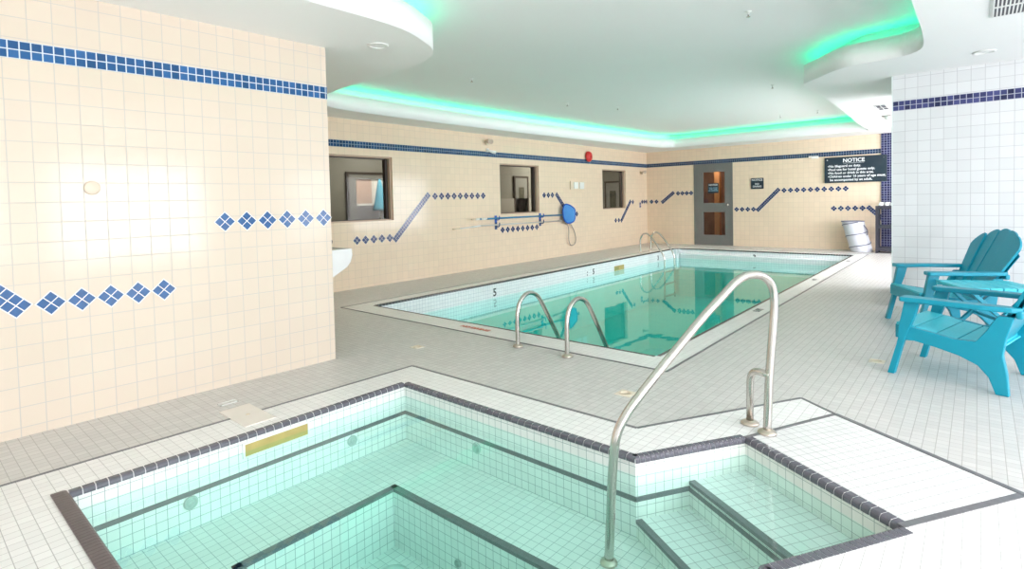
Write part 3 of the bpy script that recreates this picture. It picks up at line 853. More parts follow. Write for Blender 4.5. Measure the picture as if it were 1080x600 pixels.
# ------------------------------------------------------------------ far door
door = thing('pool_room_door', 'grey door with two glass panes and small dark notice, in far wall', 'door', (DX0, YF, 0))
W = DX1 - DX0
door.name = 'door_1'; door['kind'] = 'structure'
del door['label']; del door['category']
px0, px1 = 0.25, 0.82
m = MB()
a0, a1 = 0.045, W - 0.045
m.box(a0, px0, 0.0, 0.045, 0.005, DZ - 0.05).box(px1, a1, 0.0, 0.045, 0.005, DZ - 0.05)
m.box(px0, px1, 0.0, 0.045, 0.005, 0.27).box(px0, px1, 0.0, 0.045, 0.87, 1.11).box(px0, px1, 0.0, 0.045, 1.925, DZ - 0.05)
m.build('door_leaf', m_gdoor, door)
MB().box(0, 0.045, -0.01, 0.10, 0, DZ).box(W - 0.045, W, -0.01, 0.10, 0, DZ).box(0.045, W - 0.045, -0.01, 0.10, DZ - 0.05, DZ).build('door_frame', m_gdoor, door, bevel=0.003)
MB().box(px0, px1, 0.02, 0.026, 1.11, 1.925).build('door_pane', m_glass, door)
MB().box(px0, px1, 0.02, 0.026, 0.27, 0.87).build('door_pane', m_glass, door)
M = Matrix.Translation((W - 0.12, -0.0, 1.06)) @ Matrix.Rotation(PI / 2, 4, 'X')
MB().lathe([(0.028, 0), (0.028, 0.008), (0.012, 0.012), (0.012, 0.04), (0.028, 0.052), (0.028, 0.065), (0.0, 0.072)], 18, 0, M).build('door_handle', m_steel, door)
ds = thing('door_notice', 'small dark notice stuck on the upper glass of the grey door', 'sign', (DX0, YF, 0))
sx0, sx1 = 0.385, 0.665
MB().box(sx0, sx1, -0.012, -0.004, 1.37, 1.63).build('sign_board', m_black, ds)
SM = lambda x, z: frame_M((x, -0.014, z), (1, 0, 0), (0, 0, 1))
text('sign_lettering', 'NOTICE', 0.062, SM((sx0 + sx1) / 2, 1.585), m_wtxt, ds, 0.001)
text('sign_lettering', 'POOL HOURS\n9 AM - 10 PM\nNO LIFEGUARD', 0.036, SM((sx0 + sx1) / 2, 1.47), plain('blue_lettering', (0.25, 0.45, 0.6), 0.5), ds, 0.001)
# room behind the door
MB().box(-6.6, -4.0, 16.2, 16.3, 0, 2.7).box(-6.7, -6.6, YF + WT, 16.3, 0, 2.7).box(-4.1, -4.0, YF + WT, 16.3, 0, 2.7).box(-6.7, -4.0, YF + WT, 16.3, 2.6, 2.7).box(-6.7, -4.0, YF + WT, 16.3, -0.1, 0).build('wall_lobby', m_wood, kind='structure')
MB().box(-5.545, -5.40, 15.1, 15.25, 0, 2.6).build('trim_1', m_copper, kind='structure')
area_light('lobby_light', (-5.4, 14.9, 2.5), (0, 0.3, -1), 0.6, 0.5, 16, (1, 0.85, 0.7))

# ------------------------------------------------------------------ ceiling, soffits, coves
tray = [(-0.345, YB), (-0.345, 5.5), (-0.36, 5.95), (-0.385, 6.15), (-0.43, 6.28), (-0.52, 6.38), (-0.62, 6.42), (-0.80, 6.45), (-0.97, 6.483), (-1.09, 6.55), (-1.20, 6.66), (-1.36, 6.87), (-1.50, 7.04), (-1.555, 7.14),
        (-1.58, 7.40), (-1.57, 8.5), (-1.62, 10.2), (-1.69, 11.8), (-1.71, 13.20), (-1.75, 13.34), (-1.84, 13.38), (-3.5, 13.42), (-5.7, 13.48), (-6.0, 13.42), (-6.15, 13.22),
        (-6.24, 12.89), (-6.40, 11.0), (-6.50, 9.4), (-6.57, 7.8), (-6.60, 6.4), (-6.58, 4.9), (-6.53, 4.2), (-6.42, 3.85), (-6.2, 3.62), (-5.7, 3.45), (-5.1, 3.395), (-4.6, 3.385), (-4.3, 3.366), (-4.05, 3.345), (-3.88, 3.315), (-3.72, 3.26), (-3.60, 3.20),
        (-3.52, 3.13), (-3.45, 3.05), (-3.37, 2.90), (-3.30, 2.76), (-3.25, 2.62), (-3.22, 2.45), (-3.21, 2.2), (-3.215, 1.8), (-3.22, YB)]
tray = [tuple(p) for p in tray]
P3 = [Vector((p[0], p[1], 0)) for p in tray]
core = smooth_path(P3[1:-1], 3)
tray_s = [P3[0]] + core + [P3[-1]]
tray_s = [(p.x, p.y) for p in tray_s]


big = [(-9.0, YB - 0.3), (4.0, YB - 0.3), (4.0, YF + 0.3), (-9.0, YF + 0.3)]
clip = lambda P: [(x, max(y, YB)) for x, y in P]
inner = tray_s
MB().prism(big, H2, H2 + 0.1).build('ceiling', m_ceil, kind='structure')
big2 = [(-7.3, YB - 0.2), (3.8, YB - 0.2), (3.8, YF + 0.1), (-7.3, YF + 0.1)]
out1 = clip(offset_poly(tray_s, 0.03)); out2 = clip(offset_poly(tray_s, 0.28))
inner_c = [(x, max(y, YB + 0.001)) for x, y in inner]
m = MB().holed(big2, [out1], H1, H1 + 0.04)
m.build('ceiling_soffit', m_soff, kind='structure')
# upright lip (fascia) round the raised tray


def ribbon(name, pa, pb, z0, z1, mat, kind):
    mb = MB(); n = len(pa)
    for i in range(n - 1):
        a, b, c, d = pa[i], pa[i + 1], pb[i + 1], pb[i]
        vs = [(a[0], a[1], z0), (b[0], b[1], z0), (c[0], c[1], z0), (d[0], d[1], z0), (a[0], a[1], z1), (b[0], b[1], z1), (c[0], c[1], z1), (d[0], d[1], z1)]
        mb.add(vs, [(0, 1, 2, 3), (4, 5, 6, 7), (0, 1, 5, 4), (3, 2, 6, 7)], 0)
        mb.sm[-2:] = [True, True]
        mb.sm[-1] = True
    o = mb.build(name, mat, kind=kind)
    return o


ribbon('trim_2', inner_c, out1, H1, HF, m_soff, 'structure')
ribbon('trim_3', out2, clip(offset_poly(tray_s, 0.31)), H1 + 0.03, H2, m_soff, 'structure')
led_path = [(x, y, HF - 0.022) for x, y in clip(offset_poly(tray_s, 0.10))]
led = MB().tube(led_path, 0.012, 6)
tag(led.build('led_strip', m_led), 'glowing green light strip hidden in the curved ceiling cove', 'light strip')

# ceiling fittings
spr = thing('sprinkler_head', 'small brass ceiling sprinkler nearest the camera, right of the ceiling tray', 'sprinkler', (-1.56, 5.12, H2))
MB().lathe([(0.028, 0), (0.028, -0.006), (0.010, -0.010), (0.010, -0.030)], 14).build('escutcheon', m_wpl, spr)
MB().lathe([(0.006, -0.03), (0.006, -0.045), (0.018, -0.047), (0.018, -0.050)], 12).build('deflector', m_steel, spr)
for (x, y), lb in zip([(-2.33, 8.75), (-5.1, 5.2), (-5.3, 7.7), (-4.9, 8.7), (-3.1, 12.2), (-2.4, 12.1)],
                      ['small ceiling sprinkler above the middle of the pool', 'small ceiling sprinkler left, above the pool corner nearest the middle window',
                       'small ceiling sprinkler above the left pool side beyond the middle window', 'pale ceiling sprinkler beside the green cove, above the red alarm bell',
                       'small ceiling sprinkler at the far end, above the grey door side', 'small ceiling sprinkler at the far end, above the dark notice board']):
    copy_thing(spr, (x, y, H2), 0, lb, 'ceiling sprinklers')
spr['group'] = 'ceiling sprinklers'


def downlight(loc, label):
    t = thing('recessed_light', label, 'light', loc, 0, 'recessed ceiling lights')
    MB().lathe([(0.085, -0.001), (0.085, -0.008), (0.070, -0.012), (0.064, -0.006), (0.060, 0.0)], 32).build('trim_ring', m_wpl, t)
    MB().lathe([(0.060, -0.004), (0.055, -0.0035), (0.0, -0.003)], 32).build('lens', m_soff, t)
    return t


dl = downlight((-3.70, 2.70, H1), 'round white recessed ceiling light in the curved soffit over the cream wall')
copy_thing(dl, (0.04, 6.76, H1), 0, 'round white recessed ceiling light above the white tiled wall')


def vent(loc, w_, h_, n, rows, label, rz=0):
    t = thing('ceiling_vent', label, 'vent', loc, rz)
    MB().box(-w_ / 2 - 0.02, w_ / 2 + 0.02, -h_ / 2 - 0.02, h_ / 2 + 0.02, -0.006, -0.001).build('vent_frame', m_wpl, t, bevel=0.002)
    MB().box(-w_ / 2, w_ / 2, -h_ / 2, h_ / 2, -0.008, -0.0055).build('vent_opening', m_vent, t)
    mb = MB()
    for r in range(1, rows):
        y = -h_ / 2 + r * h_ / rows; mb.box(-w_ / 2, w_ / 2, y - 0.012, y + 0.012, -0.014, -0.008)
    for i in range(n + 1):
        x = -w_ / 2 + i * w_ / n; mb.box(x - 0.0045, x + 0.0045, -h_ / 2, h_ / 2, -0.013, -0.008)
    mb.build('vent_slats', m_wpl, t)
    return t


vent((0.165, 5.17, H1), 0.17, 0.55, 8, 2, 'large white ceiling vent with dark slots above the turquoise chairs')
vent((-1.10, 9.93, H1), 0.13, 0.55, 2, 2, 'small ceiling vent near the white wall edge')
t = thing('smoke_detector', 'small round white ceiling dome at the top corner of the white tiled wall', 'detector', (-1.12, 11.1, H1))
MB().lathe([(0.10, 0), (0.10, -0.02), (0.08, -0.05), (0.05, -0.075), (0.0, -0.085)], 24).build('dome', m_wpl, t)
MB().lathe([(0.12, 0.0), (0.12, -0.012), (0.10, -0.016)], 24).build('base_ring', m_steel, t)

# ------------------------------------------------------------------ handrail at the hot tub
F1 = Vector((-0.857, 3.070, 0)); dr = Vector((-0.4182, -0.9083, 0))
rail = thing('tub_handrail', 'tall bent stainless steel handrail standing at the hot tub steps', 'handrail', tuple(F1))
prof = [(0, 0.0), (-0.045, 0.55), (-0.066, 0.80), (0.0, 0.90), (0.20, 0.868)]
path2 = [(0.0, 0.004), (-0.02, 0.3), (-0.05, 0.56), (-0.062, 0.69), (-0.052, 0.775), (-0.010, 0.832), (0.065, 0.862), (0.150, 0.862), (0.225, 0.832), (0.30, 0.780), (0.451, 0.672), (0.694, 0.474), (0.866, 0.327), (0.93, 0.262), (0.972, 0.195), (0.992, 0.10), (1.01, -0.10), (1.03, ZBN)]
pts = [dr * s + Vector((0, 0, z)) for s, z in path2]
MB().tube(smooth_path(pts, 5), 0.0215, 16).build('rail_tube', m_steel, rail)
F2 = Vector((-0.968, 3.143, 0)) - F1
hook = fillet([F2 + Vector((0, 0, 0.004)), F2 + Vector((0.004, -0.003, 0.315)), Vector((0, 0, 0.315)) + Vector((0.02, 0.012, 0.0))], [0.09], 10)
MB().tube(hook, 0.0195, 14).build('brace_tube', m_steel, rail)


def flange(loc, parent, r=0.048, mt=None):
    M = Matrix.Translation(loc)
    return MB().lathe([(r, 0.0), (r, 0.006), (r * 0.92, 0.012), (r * 0.62, 0.018), (r * 0.50, 0.022), (r * 0.46, 0.022)], 24, 0, M).build('flange', mt or plain('worn_flange_steel', (0.62, 0.54, 0.46), 0.3, 0.9), parent)


flange((0, 0, 0.002), rail); flange(tuple(F2 + Vector((0, 0, 0.002))), rail); flange(tuple(dr * 1.03 + Vector((0, 0, ZBN))), rail, 0.04)

# ------------------------------------------------------------------ pool ladders


def ladder(loc, rz, label, width, prof, yoff=0.0):
    """local +x = towards the water, second rail at +width along local y"""
    t = thing('pool_ladder', label, 'ladder', loc, rz, 'stainless pool ladders')
    for k in (0, 1):
        y = k * width
        MB().tube(smooth_path([(s, y, z) for s, z in prof], 5), 0.019, 14).build('rail', m_steel, t)
        flange((0, y, 0.0), t, 0.045)
    xs = prof[-1][0]
    for z in (-0.42, -0.70, -0.98):
        MB().box(xs - 0.035, xs + 0.035, 0.0, width, z - 0.012, z + 0.012).build('rung', m_steel, t, bevel=0.004)
    return t


lprof = [(0, 0.0), (0.0, 0.18), (0.008, 0.30), (0.045, 0.39), (0.12, 0.440), (0.20, 0.446), (0.285, 0.41), (0.36, 0.325), (0.47, 0.165), (0.60, -0.03), (0.655, -0.12), (0.668, -0.25), (0.668, -1.05)]
ladder((-2.543, 3.625, 0.002), PI / 2, 'stainless pool ladder at the near end, in front of the no diving coping', 0.527, lprof)
fprof = [(0, 0.0), (0.0, 0.22), (0.012, 0.34), (0.06, 0.42), (0.13, 0.455), (0.20, 0.44), (0.28, 0.37), (0.38, 0.25), (0.52, 0.05), (0.575, -0.05), (0.60, -0.15), (0.60, -0.22), (0.60, -1.05)]
fl = ladder((-6.025, 11.645, 0.0), 0, 'stainless pool ladder at the far left corner of the pool', 0.538, fprof)

# ------------------------------------------------------------------ adirondack chairs
def chair(label, loc, F):
    t = thing('adirondack_chair', label, 'chair', loc, math.atan2(F[1], F[0]), 'turquoise adirondack chairs')
    # local x forward, y left, z up
    # side plates: outline in (x,z) extruded along y
    YX = lambda yc: frame_M((0, yc, 0), (1, 0, 0), (0, 0, 1))          # local plane x,z; extrude towards -y
    for sgn in (1, -1):
        yc = 0.305 * sgn
        # front leg with arm support (leans back as it rises)
        q = [(0.325, 0.0), (0.285, 0.0), (0.222, 0.27), (0.205, 0.40), (0.150, 0.53), (0.225, 0.53), (0.268, 0.36), (0.285, 0.28)]
        q = [(0.328, 0.0), (0.288, 0.0), (0.240, 0.20), (0.20, 0.33), (0.165, 0.43), (0.140, 0.53), (0.222, 0.53), (0.240, 0.44), (0.262, 0.36), (0.272, 0.30), (0.262, 0.25)][:7] + [(0.226, 0.53), (0.250, 0.40), (0.268, 0.30), (0.262, 0.27), (0.272, 0.22)]
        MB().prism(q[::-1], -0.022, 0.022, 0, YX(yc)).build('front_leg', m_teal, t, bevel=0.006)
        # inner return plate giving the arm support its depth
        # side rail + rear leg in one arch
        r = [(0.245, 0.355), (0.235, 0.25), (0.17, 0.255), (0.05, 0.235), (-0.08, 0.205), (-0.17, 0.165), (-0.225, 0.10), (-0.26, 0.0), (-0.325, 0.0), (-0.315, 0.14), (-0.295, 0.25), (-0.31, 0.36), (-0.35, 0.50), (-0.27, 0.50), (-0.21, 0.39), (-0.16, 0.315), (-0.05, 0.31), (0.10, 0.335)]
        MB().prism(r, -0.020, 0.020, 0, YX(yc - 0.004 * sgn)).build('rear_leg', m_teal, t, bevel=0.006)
        # armrest
        arm = [(0.245, -0.055), (0.25, 0.03), (0.235, 0.05), (-0.20, 0.045), (-0.34, 0.02), (-0.385, -0.01), (-0.375, -0.045), (-0.25, -0.06), (-0.05, -0.05), (0.10, -0.065), (0.22, -0.07)]
        arm = [(x, y * sgn) for x, y in arm]
        if sgn < 0: arm = arm[::-1]
        if sgn > 0: arm = arm[::-1]
        MA = Matrix.Translation((0, 0.325 * sgn, 0)) @ Matrix.Rotation(0, 4, 'Y')
        MB().prism(arm, 0.527, 0.560, 0, MA).build('armrest', m_teal, t, bevel=0.008, seg=3)
        MB().prism([(-0.02, -0.5), (0.0, -0.5), (0.0, 0.5), (-0.02, 0.5)], 0, 0.001).v
    # seat: five boards sloping back, slightly dished
    def seat_z(x): return 0.30 + (x + 0.20) * (0.075 / 0.45) - 0.020 * math.sin(max(0, min(1, (x + 0.22) / 0.48)) * PI)
    mb = MB(); xs = [0.285, 0.17, 0.055, -0.06, -0.175, -0.25]
    for i in range(5):
        x1, x0 = xs[i], xs[i + 1] + 0.007
        z1, z0 = seat_z(x1), seat_z(x0)
        if i == 0: z1 -= 0.014
        hw = 0.292
        vs = [(x0, -hw, z0 - 0.02), (x1, -hw, z1 - 0.02), (x1, hw, z1 - 0.02), (x0, hw, z0 - 0.02), (x0, -hw, z0), (x1, -hw, z1), (x1, hw, z1), (x0, hw, z0)]
        mb.add(vs, [(0, 3, 2, 1), (4, 5, 6, 7), (0, 1, 5, 4), (1, 2, 6, 5), (2, 3, 7, 6), (3, 0, 4, 7)])
    mb.box(-0.26, 0.27, -0.285, 0.285, 0.262, 0.274)
    mb.build('seat', m_teal_lit, t, bevel=0.004)
    MB().box(0.262, 0.292, -0.292, 0.292, 0.255, 0.352).build('front_apron', m_teal, t, bevel=0.006)
    # back: five fanned boards with scalloped tops, leaning back
    lean = math.radians(27)
    MBk = Matrix.Translation((-0.215, 0, 0.26)) @ Matrix.Rotation(-lean, 4, 'Y') @ frame_M((0, 0, 0), (0, 1, 0), (0, 0, 1))
    mb = MB(); nb = 5; wb, wt = 0.090, 0.142
    tops = [0.645, 0.715, 0.74, 0.715, 0.645]
    for i in range(nb):
        k = i - 2
        b0, b1 = (k - 0.5) * wb + 0.003, (k + 0.5) * wb - 0.003
        t0, t1 = (k - 0.5) * wt + 0.004, (k + 0.5) * wt - 0.004
        H = tops[i]; hh = [H - 0.035 - (0.035 if (k < 0) else 0) - 0.03 * (abs(k) == 2 and k < 0), H - 0.035 - (0.035 if (k > 0) else 0) - 0.03 * (abs(k) == 2 and k > 0)]
        b0, b1 = (k - 0.5) * wb + 0.0015, (k + 0.5) * wb - 0.0015; t0, t1 = (k - 0.5) * wt + 0.002, (k + 0.5) * wt - 0.002
        poly = [(b0, 0), (b1, 0)]
        cx, rx, drop_ = (t0 + t1) / 2, (t1 - t0) / 2, 0.045
        for q in range(9):                      # rounded, slightly tilted top of each board
            a = PI * q / 8; poly.append((cx + rx * math.cos(a), H - drop_ - 0.055 * k * math.cos(a) * 0.5 * (1.0) + drop_ * math.sin(a) ** 0.8))
        ang = 0
        yo = 0.020 * (abs(k) / 2) ** 2
        mb.prism(poly, yo - 0.010, yo + 0.010, 0, MBk)
    # continuous web behind the boards
    web = [(-2.4 * wb, 0.01), (2.4 * wb, 0.01), (2.42 * wt, 0.50), (1.4 * wt, 0.60), (0, 0.64), (-1.4 * wt, 0.60), (-2.42 * wt, 0.50)]
    mb.prism(web, 0.0, 0.006, 0, MBk @ Matrix.Translation((0, 0, -0.014)))
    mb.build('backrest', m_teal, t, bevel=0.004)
    # cross bar joining the arms behind the back
    MB().bar((-0.372, -0.335, 0.515), (-0.372, 0.335, 0.515), 0.035, 0.045).build('back_crossbar', m_teal, t, bevel=0.01)
    return t


ch = chair('turquoise plastic adirondack chair nearest the camera, cut off by the right edge', (-0.09, 4.88, 0), (-0.97, 0.235))
F = Vector((-0.89, -0.46))
copy_thing(ch, (-0.28, 6.53, 0), math.atan2(F.y, F.x), 'turquoise plastic adirondack chair standing against the white tiled wall, fan back in full view')

# side table
tb = thing('side_table', 'low turquoise folding side table with slatted top between the two chairs', 'table', (0.06, 5.98, 0), math.atan2(-0.41, 0.19))
mb = MB()
for i in range(6):
    y0 = -0.27 + i * 0.09; mb.box(-0.235, 0.235, y0 + 0.003, y0 + 0.087, 0.478, 0.5)
mb.box(-0.235, -0.20, -0.265, 0.265, 0.458, 0.479).box(0.20, 0.235, -0.265, 0.265, 0.458, 0.479)
mb.build('table_top', m_teal_lit, tb, bevel=0.004)
for s in (-1, 1):
    for q in (-1, 1):
        MB().bar((0.205 * s, -0.235 * q, 0.0), (0.205 * s - 0.012 * s * (q > 0), 0.20 * q, 0.465), 0.028, 0.040, (1, 0, 0)).build('leg', m_teal, tb, bevel=0.005)
MB().bar((-0.2, 0, 0.235), (0.2, 0, 0.235), 0.02, 0.02).build('stretcher', m_teal, tb)

# ------------------------------------------------------------------ skimmer poles, net, brackets on the left wall
XP = XL + 0.085
pole = thing('leaf_skimmer', 'blue skimmer pole with blue net hung level on the left wall', 'pool tool', (XP, 7.15, 0))
yl = lambda y: y - 7.15
MB().tube([(0, yl(7.55), 0.955), (0, yl(10.02), 0.945)], 0.017, 12).build('pole', m_bluep, pole)
MB().tube([(0, yl(7.15), 0.958), (0, yl(7.26), 0.957)], 0.014, 12).build('pole_tip', m_beige, pole)
MB().tube([(0, yl(7.26), 0.957), (0, yl(7.36), 0.957)], 0.018, 12).build('grip', m_wpl, pole)
MB().tube([(0, yl(7.36), 0.957), (0, yl(7.40), 0.957)], 0.018, 12).build('grip_ring', m_bluep, pole)
MB().tube([(0, yl(7.40), 0.957), (0, yl(7.56), 0.957)], 0.018, 12).build('grip', m_wpl, pole)
rim = [(0.02, yl(y), z) for y, z in [(10.04, 0.99), (10.05, 1.09), (10.13, 1.175), (10.28, 1.165), (10.45, 1.10), (10.52, 1.03), (10.51, 0.86), (10.46, 0.79), (10.34, 0.755), (10.18, 0.765), (10.08, 0.85)]]
MB().tube(smooth_path(rim + [rim[0]], 4)[:-1], 0.017, 10, closed=True).build('net_rim', m_netf, pole)
mb = MB(); cen = Vector((0.075, yl(10.28), 0.96))
rs = smooth_path(rim + [rim[0]], 4)[:-1]; vs = [tuple(p) for p in rs] + [tuple(p * 0.5 + cen * 0.5 + Vector((0.03, 0, 0))) for p in rs] + [tuple(cen + Vector((0.03, 0, 0)))]
k = len(rs); fs = [(i, (i + 1) % k, (i + 1) % k + k, i + k) for i in range(k)] + [(i + k, (i + 1) % k + k, 2 * k) for i in range(k)]
mb.add(vs, fs, 0, True); mb.build('net', m_net, pole)
crook = thing('shepherd_crook', 'pale grey rescue pole with hanging wire loop, below the blue pole', 'pool tool', (XL + 0.045, 6.71, 0))
yc = lambda y: y - 6.71
MB().tube([(0, yc(7.4), 0.828), (0, yc(10.2), 0.812)], 0.014, 12).build('pole', m_greyp, crook)
MB().tube([(0, yc(6.71), 0.800), (0, yc(6.88), 0.806)], 0.013, 12).build('pole_tip', m_beige, crook)
MB().tube([(0, yc(6.88), 0.806), (0, yc(7.25), 0.816)], 0.012, 12).build('pole_neck', m_wpl, crook)
MB().tube([(0, yc(7.18), 0.816), (0, yc(7.42), 0.828)], 0.018, 12).build('grip', m_wpl, crook)
MB().tube(smooth_path([(0, yc(y), z) for y, z in [(10.2, 0.81), (10.27, 0.76), (10.34, 0.60), (10.33, 0.40), (10.37, 0.27), (10.46, 0.225), (10.58, 0.26), (10.62, 0.38), (10.56, 0.55), (10.46, 0.68), (10.36, 0.78), (10.28, 0.80)]], 5), 0.010, 8).build('loop', plain('grey_wire_loop', (0.38, 0.33, 0.30), 0.5, 0.3), crook)
for y, lb in ((7.90, 'blue hook bracket holding both poles, nearer the nearest window'), (9.32, 'blue hook bracket holding both poles, close to the blue net')):
    t = thing('pole_bracket', lb, 'bracket', (XL, y, 0), 0, 'pole hook brackets')
    for z in (0.955, 0.822):
        MB().box(0.001, 0.012, -0.03, 0.03, z - 0.09, z + 0.05).tube(smooth_path([(0.01, 0, z - 0.03), (0.05, 0, z - 0.035), (0.09, 0, z - 0.028), (0.105, 0, z + 0.01), (0.10, 0, z + 0.045)], 4), 0.010, 8).build('hook', m_netf if z > .9 else plain('navy_hook', (0.02, 0.07, 0.2), 0.4), t)

# ------------------------------------------------------------------ other things on the walls
t = thing('alarm_bell', 'round red alarm bell on the blue tile band', 'alarm', (XL, 11.255, 2.315))
R90 = Matrix.Rotation(PI / 2, 4, 'Y')
MB().lathe([(0.13, 0.03), (0.13, 0.045), (0.115, 0.075), (0.07, 0.10), (0.0, 0.108)], 28, 0, R90).build('gong', m_red, t)
MB().lathe([(0.05, 0.003), (0.05, 0.032)], 18, 0, R90).build('mount', plain('dark_red_metal', (0.3, 0.02, 0.02), 0.4), t)
MB().lathe([(0.02, 0.10), (0.015, 0.118), (0, 0.12)], 12, 0, R90).build('centre_screw', plain('dark_red_metal', (0.3, 0.02, 0.02), 0.4), t)
t = thing('alarm_station', 'pale wall box with two framed covers below the red bell', 'panel', (XL, 10.79, 1.615))
MB().box(0.002, 0.03, -0.31, 0.31, -0.095, 0.095).build('backplate', m_beige, t, bevel=0.004)
MB().box(0.03, 0.055, -0.20, -0.03, -0.075, 0.075).build('cover', m_wpl, t, bevel=0.008)
MB().box(0.03, 0.055, 0.04, 0.22, -0.08, 0.075).build('cover', m_wpl, t, bevel=0.02)
t = thing('emergency_lamp', 'small twin head lamp above the tile band between first two windows', 'lamp', (XL, 7.69, 2.42))
MB().lathe([(0.05, 0.002), (0.05, 0.03)], 16, 0, R90).tube([(0.03, 0, 0), (0.06, 0, 0)], 0.015).build('mount', m_beige, t)
for s in (-1, 1):
    M = Matrix.Translation((0.06, 0.05 * s, 0.02)) @ Matrix.Rotation(PI / 2 + 0.3, 4, 'Y') @ Matrix.Rotation(0.4 * s, 4, 'X')
    MB().lathe([(0.02, -0.02), (0.042, 0.03), (0.045, 0.045), (0.036, 0.04), (0, 0.035)], 16, 0, M).build('lamp_head', plain('tan_metal', (0.52, 0.42, 0.34), 0.4), t)
t = thing('security_camera', 'small white camera on tile band between first two windows', 'camera', (XL, 7.70, 2.27))
MB().box(0.002, 0.03, -0.03, 0.03, -0.035, 0.035).build('mount', m_wpl, t)
MB().tube([(0.03, 0, 0), (0.05, 0.0, -0.01), (0.07, 0.08, -0.03), (0.08, 0.15, -0.04)], [0.018, 0.02, 0.03, 0.03], 12).build('camera_body', m_wpl, t)
t = thing('emergency_lamp', 'small twin head lamp beside the smallest window, near the far corner', 'lamp', (XL, 14.0, 2.0))
MB().lathe([(0.05, 0.002), (0.05, 0.03)], 16, 0, R90).build('mount', m_beige, t)
for s in (-1, 1):
    M = Matrix.Translation((0.06, 0.09 * s, -0.01 + 0.03 * (s > 0))) @ Matrix.Rotation(PI / 2 + 0.3, 4, 'Y') @ Matrix.Rotation(0.5 * s, 4, 'X')
    MB().lathe([(0.02, -0.02), (0.042, 0.03), (0.045, 0.045), (0.036, 0.04), (0, 0.035)], 16, 0, M).tube([(0.03, 0, 0), (0.05, 0.08 * s, 0)], 0.01).build('lamp_head', plain('tan_metal', (0.52, 0.42, 0.34), 0.4), t)
t = thing('wall_switch', 'small bluish two part switch plate left of the far corner', 'switch', (XL, 13.92, 1.09))
MB().box(0.002, 0.012, -0.045, 0.045, -0.075, 0.075).build('plate', plain('greyblue_plate', (0.32, 0.30, 0.42), 0.4), t, bevel=0.003)
MB().box(0.012, 0.02, -0.02, 0.02, 0.02, 0.055).build('button', m_bt2, t); MB().box(0.012, 0.02, -0.02, 0.02, -0.055, -0.02).build('button', m_bt2, t)
t = thing('motion_sensor', 'small white sensor on the far wall band left of notice board', 'sensor', (-2.90, YF, 2.14))
MB().box(-0.075, 0.075, -0.05, -0.004, -0.03, 0.03).build('housing', m_wpl, t, bevel=0.01)
MB().box(-0.13, -0.06, -0.045, -0.01, 0.0, 0.035).build('bracket', m_wpl, t, bevel=0.006)
t = MB().lathe([(0.042, 0.0), (0.042, 0.006), (0.036, 0.010), (0.0, 0.011)], 28, 0, Matrix.Translation((XN(0.867) + 0.001, 0.867, 1.42)) @ R90)
tag(t.build('wall_sensor', plain('cream_cap', (0.74, 0.62, 0.50), 0.4)), 'small round cream sensor disc on near left wall below the tile band', 'cover')
t = thing('wall_socket', 'small dark fitting low on the white wall behind the chair', 'socket', (0.212, YR, 0.46))
MB().lathe([(0.022, 0.001), (0.022, 0.012), (0.01, 0.016), (0, 0.016)], 16, 0, Matrix.Rotation(PI / 2, 4, 'X')).build('cap', m_vent, t)
MB().box(-0.035, 0.035, -0.004, -0.001, -0.035, 0.035).build('plate', m_wpl, t)

# notice boards
nb = thing('notice_board', 'large dark rounded pool rules board on the far wall beside navy tiles', 'sign', (-2.10, YF, 1.82))
w2, h2 = 0.60, 0.292
MB().box(-w2, w2, -0.052, -0.032, -h2, h2).build('sign_board', m_black, nb, bevel=0.02, seg=3)
for sx in (-1, 1):
    MB().lathe([(0.012, 0), (0.012, 0.004), (0, 0.006)], 12, 0, Matrix.Translation((sx * (w2 - 0.06), -0.052, h2 - 0.06)) @ Matrix.Rotation(PI / 2, 4, 'X')).build('screw', m_wpl if sx < 0 else m_vent, nb)
MB().box(-w2 + 0.1, w2 - 0.1, -0.034, -0.001, -0.05, 0.05).build('wall_spacer', m_black, nb)
NM = lambda x, z: frame_M((x, -0.0535, z), (1, 0, 0), (0, 0, 1))
text('sign_heading', 'NOTICE', 0.115, NM(-0.02, 0.205), m_wtxt, nb, 0.003)
MB().box(-0.22, 0.18, -0.0545, -0.052, 0.145, 0.150).build('heading_underline', m_wtxt, nb)
for i, s in enumerate(['\u2022No lifeguard on duty.', '\u2022Pool use for hotel guests only.', '\u2022No food or drink in this area.', '\u2022Children under 16 years of age must,', '  be accompanied by an adult.']):
    text('sign_lettering', s, 0.072, NM(-0.53, 0.085 - i * 0.078), m_wtxt, nb, 0.002, 'LEFT')
sb = thing('warning_sign', 'small square dark notice between the grey door and notice board', 'sign', (-4.19, YF, 1.582))
MB().box(-0.15, 0.15, -0.02, -0.002, -0.135, 0.135).build('sign_board', m_black, sb, bevel=0.004)
text('sign_lettering', 'NOTICE', 0.07, frame_M((0, -0.0215, 0.085), (1, 0, 0), (0, 0, 1)), m_wtxt, sb, 0.001)
text('sign_lettering', 'NO\nDIVING', 0.062, frame_M((0, -0.0215, -0.045), (1, 0, 0), (0, 0, 1)), m_wtxt, sb, 0.001)

# drinking fountain on the alcove wall
ft = thing('drinking_fountain', 'white porcelain basin projecting past the cream wall corner', 'fountain', (-4.75, 2.447, 0))
prof = [(0.0, 0.50), (0.0, 0.865), (0.49, 0.865), (0.495, 0.80), (0.475, 0.74), (0.43, 0.69), (0.26, 0.60), (0.08, 0.52)]
mb = MB(); M = frame_M((0.22, 0.001, 0), (0, 1, 0), (0, 0, 1))
mb.prism(prof[::-1], -0.42, 0.0, 0, M); mb.build('basin', m_cer, ft, bevel=0.03, seg=4)
MB().lathe([(0.02, 0.865), (0.02, 0.90), (0.028, 0.93), (0.02, 0.95), (0, 0.955)], 14, 0, Matrix.Translation((-0.02, 0.40, 0))).build('spout', plain('dark_chrome', (0.2, 0.22, 0.28), 0.2, 0.8), ft)

